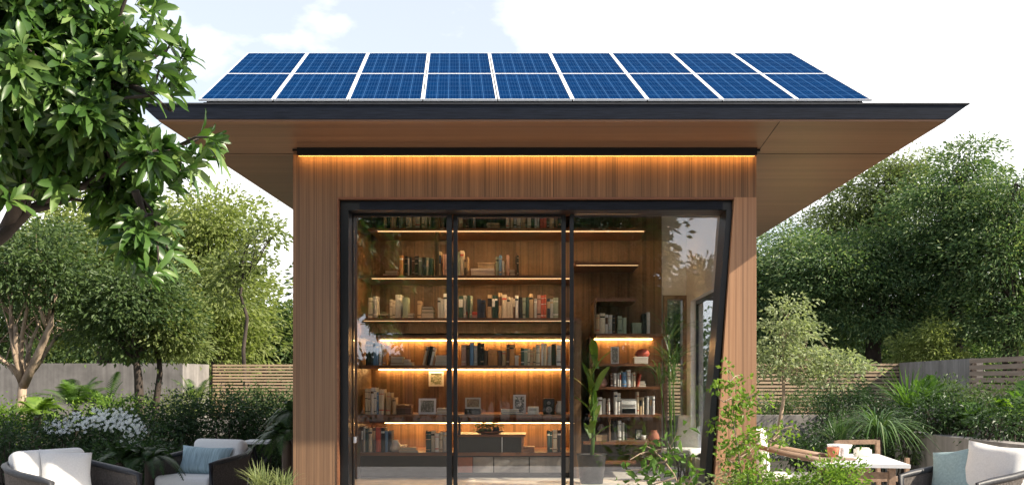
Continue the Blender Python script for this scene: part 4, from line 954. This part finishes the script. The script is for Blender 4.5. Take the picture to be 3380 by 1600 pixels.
# ---- big foreground tree, upper left
rng = np.random.default_rng(5); rnd = random.Random(5)
ft = thing('broadleaf_tree', 'large foreground tree with glossy clustered leaves, top left', 'tree', (-3.6, 5.2, 0))
mb = MB(); base = Vector((-3.6, 5.2, 0)); fkp = P(-60, 640, 5.1)
mb.tube([base, Vector((-3.5, 5.2, .9)), fkp], [.12, .09, .06], 10)
limbs = [[(-60, 640), (10, 590), (70, 530), (130, 498), (200, 470), (280, 430)], [(10, 590), (50, 500), (90, 420), (120, 320), (150, 220)], [(-60, 640), (-40, 450), (20, 300), (60, 120), (80, 0)],
         [(120, 320), (200, 250), (300, 200), (380, 150), (440, 110)], [(200, 470), (270, 460), (340, 480), (390, 540)], [(280, 430), (360, 390), (440, 370), (500, 350)], [(70, 530), (120, 520), (180, 500), (240, 510)], [(150, 220), (230, 120), (300, 40), (340, -60)], [(300, 200), (380, 240), (430, 280)], [(340, 480), (370, 560), (380, 640)]]
LP3 = []
for i, l in enumerate(limbs):
    q = [P(x, y, 5.1+.15*math.sin(i*2+j*.7)) for j, (x, y) in enumerate(l)]; LP3.append(q)
    r0 = .038 if i < 3 else .02
    mb.tube(q, [r0*(1-.75*j/(len(q)-1)) for j in range(len(q))], 7)
lob = [(60, 40, 150), (210, 40, 90), (290, 110, 60), (90, 220, 130), (220, 200, 85), (300, 190, 58), (230, 310, 80), (300, 350, 62), (390, 385, 40), (20, 400, 85), (150, 390, 65), (270, 440, 62), (330, 500, 48), (350, 590, 44), (300, 550, 38), (-70, 300, 160), (-70, 50, 160)]
pts = []; axs = []
for (x, y, r_) in lob:
    if r_ == 0: continue
    n = int((r_/10)**2*.75)+5; Yc = 5.0+rng.uniform(-.2, .25); c = np.array(P(x, y, Yc)); k = r_*.9*Yc/F
    d = rng.normal(size=(n, 3)); d /= np.linalg.norm(d, axis=1)[:, None]; rr_ = rng.uniform(.25, 1, (n, 1))**.45
    pts.append(c+d*rr_*k*np.array([1, 1.35, 1])); a = d+np.array([.35, -.15, .1])+rng.normal(size=(n, 3))*.25; axs.append(a)
ex = [(430, 105), (462, 140), (448, 168), (425, 215), (415, 95), (400, 60), (385, 25), (455, 200), (505, 340), (520, 372), (500, 395), (478, 420), (455, 440), (430, 470), (415, 560), (425, 640), (400, 680), (370, 690), (320, 640), (300, 600), (430, 240), (380, 225), (360, 40), (370, 80), (350, 10), (390, 130), (400, 170), (420, 190), (535, 345), (528, 365), (470, 380), (440, 400), (340, 690), (380, 560), (330, 660), (405, 610), (30, 500), (90, 470), (150, 470), (10, 470)]
e = np.array([P(x, y, 4.85+rnd.uniform(-.15, .15)) for x, y in ex]); pts.append(e); axs.append(np.tile([.8, -.2, .25], (len(e), 1))+rng.normal(size=(len(e), 3))*.2)
pts = np.concatenate(pts); axs = np.concatenate(axs); axs /= np.linalg.norm(axs, axis=1)[:, None]
# keep the lower-left window open
pxx = CX+pts[:, 0]/pts[:, 1]*F; pyy = CY-(pts[:, 2]-EYE)/pts[:, 1]*F
VV = []; FF = []; off = 0
prof = [(0, .05), (.18, .5), (.42, .92), (.62, 1.0), (.85, .72), (1.0, .06)]
twig = MB(); allp = [q for l in LP3 for q in l]
for p, ax in zip(pts, axs):
    nl = rng.integers(6, 10); A = Vector(ax); s = A.cross(Vector((.3, .2, 1))).normalized(); u = s.cross(A)
    if rnd.random() < .3:
        near = min(allp, key=lambda q: (q-Vector(p)).length); twig.tube([near, near.lerp(Vector(p), .55)+Vector((0, 0, .02)), Vector(p)], [.009, .006, .004], 4, cap=False)
    ph = rng.uniform(0, 6.28)
    for k in range(nl):
        t = ph+6.283*k/nl; Lf = rng.uniform(.08, .16)*(1.0 if k % 2 else .85); Wf = Lf*rng.uniform(.23, .31)
        opn = rng.uniform(.55, 1.15); d = (A*math.cos(opn)+(s*math.cos(t)+u*math.sin(t))*math.sin(opn)).normalized()
        sd = d.cross(A+Vector((0, 0, .01))).normalized(); up = sd.cross(d)
        if up.dot(A) < 0: up = -up
        b0 = Vector(p)-A*rng.uniform(0, .03); drp = rng.uniform(.1, .4)
        vs = []
        for j, (tt, ww) in enumerate(prof):
            c = b0+d*(Lf*tt)+Vector((0, 0, -1))*(drp*Lf*tt*tt)+up*(.05*Lf*math.sin(3.14*tt)); h = ww*Wf*.5
            wv = .10*Wf*math.sin(j*2.1+k)
            vs += [c-sd*h+up*(h*.35+wv), c, c+sd*h+up*(h*.35-wv)]
        VV += [tuple(v) for v in vs]
        for j in range(len(prof)-1):
            o_ = off+3*j; FF += [(o_, o_+1, o_+4, o_+3), (o_+1, o_+2, o_+5, o_+4)]
        off += len(vs)
mb.v += [] 
for_ = len(mb.v); mb.v += twig.v; mb.f += [[i+for_ for i in f] for f in twig.f]; mb.m += twig.m; mb.sm += twig.sm
mb.build('trunk', M_barkd, ft)
np_obj('crown', np.array(VV), np.array(FF), L_big, ft, smooth=True)

# ================================================================== PLANTING, left
def shrub(label, lob, Y, mat, seed, name='shrub', **kw):
    zg = kw.pop('zg', 0.03); return make_shrub(name, label, lobes_px(lob, Y), mat, seed, zg=zg, **kw)
LG = 'shrubs in the left planting'; RG = 'shrubs in the right planting'
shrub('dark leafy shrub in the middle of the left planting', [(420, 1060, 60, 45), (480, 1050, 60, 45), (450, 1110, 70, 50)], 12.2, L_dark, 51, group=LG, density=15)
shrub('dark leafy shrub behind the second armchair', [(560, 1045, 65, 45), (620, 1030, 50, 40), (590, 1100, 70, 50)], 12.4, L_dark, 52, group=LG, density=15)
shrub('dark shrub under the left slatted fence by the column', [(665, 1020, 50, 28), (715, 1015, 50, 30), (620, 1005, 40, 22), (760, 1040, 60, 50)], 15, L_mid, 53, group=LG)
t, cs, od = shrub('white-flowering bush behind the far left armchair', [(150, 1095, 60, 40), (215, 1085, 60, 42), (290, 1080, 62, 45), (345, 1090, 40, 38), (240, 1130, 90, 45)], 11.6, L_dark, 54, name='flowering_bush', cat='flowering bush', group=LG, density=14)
rf = np.random.default_rng(9); VVf = []; FFf = []; o_ = 0
heads = [(120, 1078), (140, 1070), (165, 1072), (190, 1045), (205, 1058), (182, 1068), (232, 1050), (250, 1040), (270, 1045), (262, 1060), (240, 1062), (300, 1040), (318, 1050), (335, 1058), (350, 1072), (345, 1090), (325, 1085), (305, 1068), (290, 1060), (335, 1105), (355, 1085), (222, 1070), (280, 1075), (150, 1085), (318, 1070), (250, 1050), (292, 1050)]
for hx_, hy_ in heads:
    c0 = np.array(P(hx_, hy_, 11.2+rf.uniform(-.06, .12)))
    for q in range(11):
        c = Vector(c0+rf.normal(size=3)*np.array([.055, .05, .035])); nv = Vector((rf.normal()*.4, -1+rf.normal()*.3, .8)).normalized(); s = nv.cross(Vector((0, 0, 1))).normalized(); u = s.cross(nv)
        for k in range(5):
            a = k*1.2566+q; a2 = a+.45; a0 = a-.45; r_ = .022
            vs = [c, c+(s*math.cos(a0)+u*math.sin(a0))*r_*.7, c+(s*math.cos(a)+u*math.sin(a))*r_+nv*.003, c+(s*math.cos(a2)+u*math.sin(a2))*r_*.7]
            VVf += [tuple(v) for v in vs]; FFf.append((o_, o_+1, o_+2, o_+3)); o_ += 4
np_obj('flowers', np.array(VVf), np.array(FFf), L_flow, t)
shrub('low lime green shrub at the left edge below the forked tree', [(15, 1050, 45, 26), (90, 1048, 40, 24), (60, 1075, 60, 26), (-30, 1055, 50, 34)], 13.5, L_lime, 55, group=LG, density=14)
shrub('light green shrub between the fern and the dark trunks', [(265, 1038, 50, 20), (320, 1035, 40, 20), (220, 1045, 50, 20), (300, 1055, 60, 20)], 14.2, L_lime, 56, group=LG, density=13)
shrub('light green shrub right of the dark trunks near the pale wall', [(425, 1018, 40, 18), (470, 1020, 45, 20), (530, 1012, 45, 18)], 16.5, L_yel2, 57, group=LG, density=12)
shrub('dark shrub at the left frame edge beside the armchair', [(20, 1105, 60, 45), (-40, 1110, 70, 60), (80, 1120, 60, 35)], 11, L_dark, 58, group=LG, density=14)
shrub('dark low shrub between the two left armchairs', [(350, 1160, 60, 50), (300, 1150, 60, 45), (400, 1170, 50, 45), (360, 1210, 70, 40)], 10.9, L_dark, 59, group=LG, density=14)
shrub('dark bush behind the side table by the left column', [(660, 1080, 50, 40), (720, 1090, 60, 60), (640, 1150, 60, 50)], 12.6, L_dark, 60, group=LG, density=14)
def fernlike(name, label, x, y, Y, n, L, seed, mat=L_fern, kind='fern', group=None, zg=None, cat='fern', **kw):
    b = P(x, y, Y); t = thing(name, label, cat, (b.x, b.y, b.z if zg is None else zg), group=group); m = MB(); rnd = random.Random(seed)
    (frond_fan if kind == 'fern' else blades)(m, b, n, L, rnd, **kw)
    m.build('fronds' if kind == 'fern' else 'blades', mat, t)
    m = MB(); m.tube([(b.x, b.y, max(0.03, b.z-.5)), (b.x, b.y, b.z-.02), b+Vector((0, 0, .01))], [.04, .04, .03], 7); m.build('crown_base', M_barkd, t)
FG = 'ferns and strap plants in the beds'
fernlike('cycad', 'large arching cycad in front of the left concrete wall', 190, 1030, 15, 26, .92, 61, cat='cycad', pin=.14, npin=30, wdt=.007, spread=(.3, 1.1), arch=.45)
fernlike('fern', 'bright fern against the sunlit end of the concrete wall', 490, 1015, 17, 18, .75, 62, group=FG, npin=20, pin=.11, mat=L_lime, arch=.4, spread=(.3, 1.0), wdt=.008)
fernlike('fern', 'fern leaning right, beside the large cycad', 270, 1030, 15.2, 14, .8, 63, group=FG, npin=20, mat=L_fern, arch=.45)
fernlike('fern', 'bright fern between the forked tree and the flowering bush', 95, 1045, 13.2, 20, .5, 64, group=FG, npin=18, mat=L_lime, arch=.5)
fernlike('fern', 'dark fern in front of the flowering bush by the first armchair', 300, 1165, 9.9, 22, .42, 65, group=FG, npin=30, mat=L_dark, arch=.7, pin=.07, wdt=.006)
fernlike('fern', 'dark drooping fern between the two left armchairs', 375, 1160, 10.0, 24, .45, 66, group=FG, npin=30, mat=L_dark, arch=.75, pin=.07, wdt=.006)
fernlike('fern', 'dark fern hanging beside the lower left column', 722, 1110, 8.6, 30, .42, 67, group=FG, npin=34, mat=L_dark, arch=.8, pin=.07, wdt=.005)
fernlike('fern', 'dark fern high against the left column edge', 742, 1050, 8.9, 26, .36, 68, group=FG, npin=34, mat=L_dark, arch=.85, pin=.065, wdt=.005)
fernlike('ornamental_grass', 'pale ornamental grass tuft at the foot of the left column', 658, 1245, 7.3, 130, .28, 69, mat=L_gras, kind='blades', group='ornamental grass tufts', cat='grass tuft', w=.006, arch=.45, spread=(.1, .75))
fernlike('ornamental_grass', 'second grass tuft, closer to the left column', 712, 1250, 7.2, 90, .26, 70, mat=L_gras, kind='blades', group='ornamental grass tufts', cat='grass tuft', w=.006, arch=.45, spread=(.1, .75))

# ================================================================== PLANTING, right
shrub('mid green shrub row under the thin-slatted fence beside the column', [(1930, 1020, 50, 25), (1990, 1018, 50, 28), (2050, 1015, 50, 28), (2100, 1020, 40, 25)], 17.9, L_mid, 71, group=RG, zg=.5, density=12)
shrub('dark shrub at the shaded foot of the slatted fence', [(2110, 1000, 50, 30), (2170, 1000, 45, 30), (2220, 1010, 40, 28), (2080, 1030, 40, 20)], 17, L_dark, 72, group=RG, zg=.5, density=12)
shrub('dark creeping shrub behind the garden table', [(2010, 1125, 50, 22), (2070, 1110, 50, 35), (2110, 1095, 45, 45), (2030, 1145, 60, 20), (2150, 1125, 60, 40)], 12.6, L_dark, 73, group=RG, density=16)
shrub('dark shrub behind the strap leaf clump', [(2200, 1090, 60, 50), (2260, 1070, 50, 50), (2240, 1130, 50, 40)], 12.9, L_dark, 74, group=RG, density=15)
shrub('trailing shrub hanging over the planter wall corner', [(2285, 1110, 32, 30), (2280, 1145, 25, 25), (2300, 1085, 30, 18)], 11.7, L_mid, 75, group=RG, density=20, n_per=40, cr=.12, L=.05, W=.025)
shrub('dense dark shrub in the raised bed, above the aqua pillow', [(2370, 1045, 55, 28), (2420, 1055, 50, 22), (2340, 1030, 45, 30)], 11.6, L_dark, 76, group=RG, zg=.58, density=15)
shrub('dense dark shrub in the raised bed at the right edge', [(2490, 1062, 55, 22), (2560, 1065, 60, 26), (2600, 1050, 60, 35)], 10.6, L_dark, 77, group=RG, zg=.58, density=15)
shrub('feathery green shrub in the raised bed under the grey wall', [(2400, 1005, 40, 30), (2440, 1015, 45, 30), (2380, 985, 30, 22)], 13.5, L_mid, 78, group=RG, zg=.58, density=14)
shrub('green shrub in the raised bed below the broad-slatted fence', [(2520, 1010, 55, 28), (2580, 1020, 55, 30), (2470, 1030, 45, 25)], 12.2, L_mid, 79, group=RG, zg=.58, density=14)
fernlike('strap_plant', 'upright spiky strap plant behind the garden table', 2112, 1125, 11.9, 80, .5, 81, mat=L_strap, kind='blades', group=FG, cat='strap plant', w=.012, arch=.45, spread=(.15, .9))
fernlike('strap_plant', 'large arching strap plant spilling over the planter corner', 2210, 1098, 11.5, 150, .78, 82, mat=L_strap, kind='blades', group=FG, cat='strap plant', w=.014, arch=.92, spread=(.3, 1.15))
fernlike('strap_plant', 'bright arching strap plant in front of the grey wall', 2285, 1045, 13.0, 120, .75, 83, mat=L_fern, kind='blades', group=FG, cat='strap plant', w=.016, arch=.45, spread=(.2, 1.0), zg=.58)
fernlike('fern', 'yellow-green fern below the grey wall section', 2330, 1030, 13.4, 24, .6, 84, group=FG, npin=20, mat=L_fern, arch=.4, zg=.58)
fernlike('fern', 'fern at the middle of the right raised bed', 2440, 1065, 11.4, 24, .42, 85, group=FG, npin=18, mat=L_fern, arch=.5, zg=.58)
fernlike('fern', 'yellow-green fern near the right frame edge', 2545, 1055, 11, 26, .45, 86, group=FG, npin=18, mat=L_lime, arch=.5, zg=.58)
fernlike('fern', 'fern below the broad slats at the far right', 2580, 1025, 11.6, 22, .5, 87, group=FG, npin=18, mat=L_fern, arch=.45, zg=.58)
# foreground sprays
def spray(name, label, stems, Y, mat, seed, npc=14, L=.042, W=.026, cr=.055, dens=13, cat='plant', group=None, r0=.007):
    rng = np.random.default_rng(seed); rnd = random.Random(seed); b = P(*stems[0][0], Y)
    t = thing(name, label, cat, (b.x, b.y, 0.03), group=group); m = MB(); cs = []
    for s_ in stems:
        q = [P(x, y, Y+rnd.uniform(-.06, .06)) for x, y in s_]; m.tube(q, [r0*(1-.7*i/(len(q)-1)) for i in range(len(q))], 5, cap=False)
        for i in range(len(q)-1):
            n = max(1, int((q[i+1]-q[i]).length*dens)); 
            for k in range(n):
                p = q[i].lerp(q[i+1], rnd.random()); e_ = p+Vector((rnd.gauss(0, .055), rnd.gauss(0, .055), rnd.gauss(.01, .04)))
                m.tube([p, e_], [.0022, .0012], 3, cap=False); cs.append(tuple(e_))
    if stems[0][0][1] > 1200: m.tube([(b.x, b.y, .03), b], [r0*1.3, r0], 6)
    m.build('stem', M_bark, t); cs = np.array(cs); od = rng.normal(size=cs.shape)*.5+np.array([0, -.4, .3])
    V, T = cluster_leaves(cs, od, npc, cr, L, W, rng, .8, .15, .8); np_obj('foliage', V, T, mat, t)
spray('climbing_plant', 'lime green climber growing up in front of the slanting column', [[(1872, 1240), (1862, 1190), (1858, 1130), (1848, 1080), (1845, 1030), (1838, 985), (1832, 945)],
      [(1858, 1130), (1885, 1095), (1915, 1085), (1925, 1080)], [(1848, 1080), (1825, 1065), (1812, 1050)], [(1845, 1030), (1870, 1005), (1900, 990), (1908, 1000)], [(1840, 1000), (1820, 1010), (1808, 1000)],
      [(1835, 960), (1850, 945), (1862, 942)], [(1862, 1170), (1838, 1160), (1825, 1150)], [(1862, 1150), (1885, 1135), (1900, 1120)], [(1870, 1220), (1840, 1200), (1822, 1210)]], 7.3, L_lime, 91, dens=26, npc=15, cat='climber')
spray('climbing_plant', 'thin arching shoot with a few bright leaves right of the column', [[(1930, 1130), (1940, 1105), (1965, 1078), (1995, 1070), (2012, 1082)], [(1940, 1110), (1915, 1095)], [(1945, 1105), (1965, 1090), (1975, 1110)], [(1925, 1240), (1930, 1130)]], 8.0, L_lime, 92, dens=22, npc=8, cat='climber')
spray('leafy_branch', 'leafy green branch rising in front of the right glass pane', [[(1720, 1250), (1695, 1190), (1672, 1160), (1645, 1130), (1620, 1118)], [(1672, 1160), (1640, 1165), (1610, 1180), (1590, 1200)], [(1672, 1160), (1690, 1130), (1680, 1112)], [(1700, 1200), (1650, 1215), (1610, 1225)], [(1645, 1130), (1610, 1140), (1585, 1155)], [(1720, 1240), (1740, 1200), (1750, 1150)]], 7.2, L_fern, 93, dens=18, npc=7, L=.075, W=.042, cr=.06)
shrub('bright feathery shrub at the foot of the slanting column', [(1900, 1205, 34, 22), (1940, 1222, 36, 16), (1870, 1215, 40, 30), (1930, 1235, 60, 24)], 7.0, L_lime, 94, group='bright shrubs in the right foreground', density=36, n_per=34, cr=.085, L=.036, W=.017)
shrub('bright feathery shrub in front of the garden table', [(2065, 1195, 30, 24), (2110, 1185, 36, 26), (2140, 1205, 30, 25), (2030, 1225, 30, 16), (2090, 1230, 80, 30)], 6.9, L_lime, 95, group='bright shrubs in the right foreground', density=36, n_per=34, cr=.085, L=.036, W=.017)
shrub('silvery low plant in front of the white dining chair', [(1990, 1222, 30, 9), (1965, 1232, 50, 14), (1830, 1222, 40, 18)], 7.1, L_silv, 96, group='bright shrubs in the right foreground', density=34, n_per=30, cr=.07, L=.035, W=.015)

# trees on the near side of the garden, seen mirrored in the glass
def near_tree(name, label, lob, Yv, trunk, seed, mat, **kw):
    """position given by where its mirror image shows: virtual depth Yv behind the glass plane"""
    L_ = lobes_px(lob, Yv, 1.0); L_ = [(a, 2*YG-b, c, d, e_, f) for a, b, c, d, e_, f in L_]
    tp = [P(x, y, Yv) for x, y in trunk]; tp = [Vector((p.x, 2*YG-p.y, p.z)) for p in tp]; tp[0].z = 0
    return make_tree(name, label, L_, tp, .1, mat, M_barkd, seed, group='trees across the lawn, mirrored in the glass', **kw)
NK = dict(n_per=60, cr=.5, L=.2, W=.09, density=11, flat=.5, droop=.2)
near_tree('lawn_tree', 'tree mirrored at the upper left of the glass front', [(985, 600, 60, 38), (960, 680, 40, 38), (1000, 650, 40), (940, 720, 35, 30), (1040, 590, 40, 25), (1000, 545, 55, 18), (1030, 740, 70, 40)], 27, [(1030, 1200), (1025, 900), (1000, 700)], 101, L_dark, **NK)
near_tree('lawn_tree', 'tree mirrored in the right of the glass, beside the white wall', [(1560, 590, 75, 45), (1620, 560, 55, 30), (1500, 640, 70, 50), (1600, 640, 60, 35), (1560, 720, 70, 50), (1500, 790, 80, 60), (1620, 790, 50, 40), (1440, 600, 60, 50)], 26, [(1545, 1200), (1545, 900), (1550, 720)], 102, L_dark, **NK)
near_tree('lawn_tree', 'tall dark tree mirrored next to the slanting frame', [(1765, 700, 35, 30), (1745, 740, 50, 30), (1790, 760, 45, 35), (1770, 820, 70, 60), (1790, 900, 70, 60), (1730, 900, 60, 60)], 28, [(1770, 1200), (1770, 950), (1768, 800)], 103, L_dark, **NK)
near_tree('lawn_tree', 'round tree mirrored low in the middle of the glass front', [(1300, 680, 55, 30), (1250, 660, 40, 25), (1340, 640, 40, 25), (1240, 900, 120, 70), (1100, 950, 120, 60), (1380, 920, 120, 70), (1300, 760, 50, 40)], 30, [(1290, 1200), (1290, 950), (1295, 760)], 104, L_dark, **NK)
near_tree('lawn_tree', 'wide dark tree mirrored low beside the slanting frame', [(1650, 940, 110, 70), (1850, 960, 120, 70), (1520, 960, 120, 60), (950, 960, 110, 50)], 32, [(1650, 1200), (1650, 1000), (1650, 960)], 105, L_dark, **NK)

near_tree('lawn_tree', 'dense tree mirrored at the centre of the glass front', [(1130, 600, 90, 60), (1230, 580, 90, 60), (1330, 600, 90, 60), (1180, 700, 110, 70), (1320, 720, 110, 70), (1430, 680, 80, 70), (1100, 800, 90, 70), (1250, 820, 110, 70), (1400, 820, 110, 70)], 31, [(1250, 1200), (1250, 950), (1250, 760)], 106, L_dark, **NK)

# ------------------------------------------------------------------ camera, light, world
cam = bpy.data.cameras.new('camera'); co = bpy.data.objects.new('camera', cam); C.objects.link(co)
co.location = (0, 0, EYE); co.rotation_euler = (R(90), 0, 0)
cam.sensor_width = 36; cam.lens = 36*F/2576; cam.shift_x = -(CX-1288)/2576; cam.shift_y = (CY-609.5)/2576
cam.clip_end = 1000; sc.camera = co
sun_dir = Vector((2.95, -.99, 2.15)).normalized()      # towards the sun
sl_ = bpy.data.lights.new('sun', 'SUN'); sl_.energy = 5.0; sl_.angle = R(.5); sl_.color = (1, .89, .73)
so = bpy.data.objects.new('sun', sl_); C.objects.link(so); so.rotation_euler = sun_dir.to_track_quat('Z', 'Y').to_euler(); so.location = (20, -8, 15)
wd = bpy.data.worlds.new('World'); sc.world = wd; wd.use_nodes = True; nt = wd.node_tree; nt.nodes.clear()
sky = N(nt, 'ShaderNodeTexSky'); sky.sky_type = 'NISHITA'; sky.sun_disc = False
sky.sun_elevation = math.asin(sun_dir.z); sky.sun_rotation = math.atan2(sun_dir.x, sun_dir.y); sky.air_density = 1.0; sky.dust_density = 1.0
bg = N(nt, 'ShaderNodeBackground'); bg.inputs[1].default_value = .08; nt.links.new(sky.outputs[0], bg.inputs[0])
cl = N(nt, 'ShaderNodeBackground'); cl.inputs[0].default_value = (1, 1, 1, 1); cl.inputs[1].default_value = .9
tc = N(nt, 'ShaderNodeTexCoord'); sp = N(nt, 'ShaderNodeSeparateXYZ'); nt.links.new(tc.outputs['Generated'], sp.inputs[0])
mp = N(nt, 'ShaderNodeMapping'); mp.inputs['Scale'].default_value = (1, 1, 1.8); mp.inputs['Location'].default_value = (.3, .1, .35); nt.links.new(tc.outputs['Generated'], mp.inputs[0])
nz = noise(nt, mp.outputs[0], 2.6, 8, .55)
# broad bright cloud bank on the far side (+Y), clearer sky overhead and behind
rr = N(nt, 'ShaderNodeValToRGB'); e = rr.color_ramp.elements; e[0].position = .42; e[0].color = (.36, .36, .36, 1); e[1].position = .52; e[1].color = (1, 1, 1, 1)
nt.links.new(nz, rr.inputs[0])
hm = N(nt, 'ShaderNodeMapRange', interpolation_type='SMOOTHSTEP'); nt.links.new(sp.outputs[1], hm.inputs[0]); hm.inputs[1].default_value = -.1; hm.inputs[2].default_value = .6
rb2 = N(nt, 'ShaderNodeValToRGB'); rb2.color_ramp.elements[0].position = .55; rb2.color_ramp.elements[1].position = .68; nt.links.new(nz, rb2.inputs[0])
lo_ = N(nt, 'ShaderNodeMapRange'); nt.links.new(sp.outputs[2], lo_.inputs[0]); lo_.inputs[1].default_value = .22; lo_.inputs[2].default_value = .36; lo_.inputs[3].default_value = 1.0; lo_.inputs[4].default_value = 0
mb2 = N(nt, 'ShaderNodeMath', operation='MAXIMUM'); lm = N(nt, 'ShaderNodeMath', operation='MULTIPLY'); nt.links.new(rb2.outputs[0], lm.inputs[0]); lm.inputs[1].default_value = .35
nt.links.new(lm.outputs[0], mb2.inputs[0]); nt.links.new(lo_.outputs[0], mb2.inputs[1])
mf = N(nt, 'ShaderNodeMix', data_type='RGBA'); nt.links.new(hm.outputs[0], mf.inputs[0]); nt.links.new(mb2.outputs[0], mf.inputs[6]); nt.links.new(rr.outputs[0], mf.inputs[7])
mxs = N(nt, 'ShaderNodeMixShader'); nt.links.new(mf.outputs[2], mxs.inputs[0]); nt.links.new(bg.outputs[0], mxs.inputs[1]); nt.links.new(cl.outputs[0], mxs.inputs[2])
wo = N(nt, 'ShaderNodeOutputWorld'); nt.links.new(mxs.outputs[0], wo.inputs[0])
sc.view_settings.view_transform = 'Standard'; sc.view_settings.look = 'None'; sc.view_settings.exposure = 1.0; sc.view_settings.gamma = 1
sc.cycles.use_denoising = True
sc.cycles.max_bounces = 8; sc.cycles.transparent_max_bounces = 12; sc.cycles.diffuse_bounces = 3
sc.cycles.sample_clamp_indirect = 6
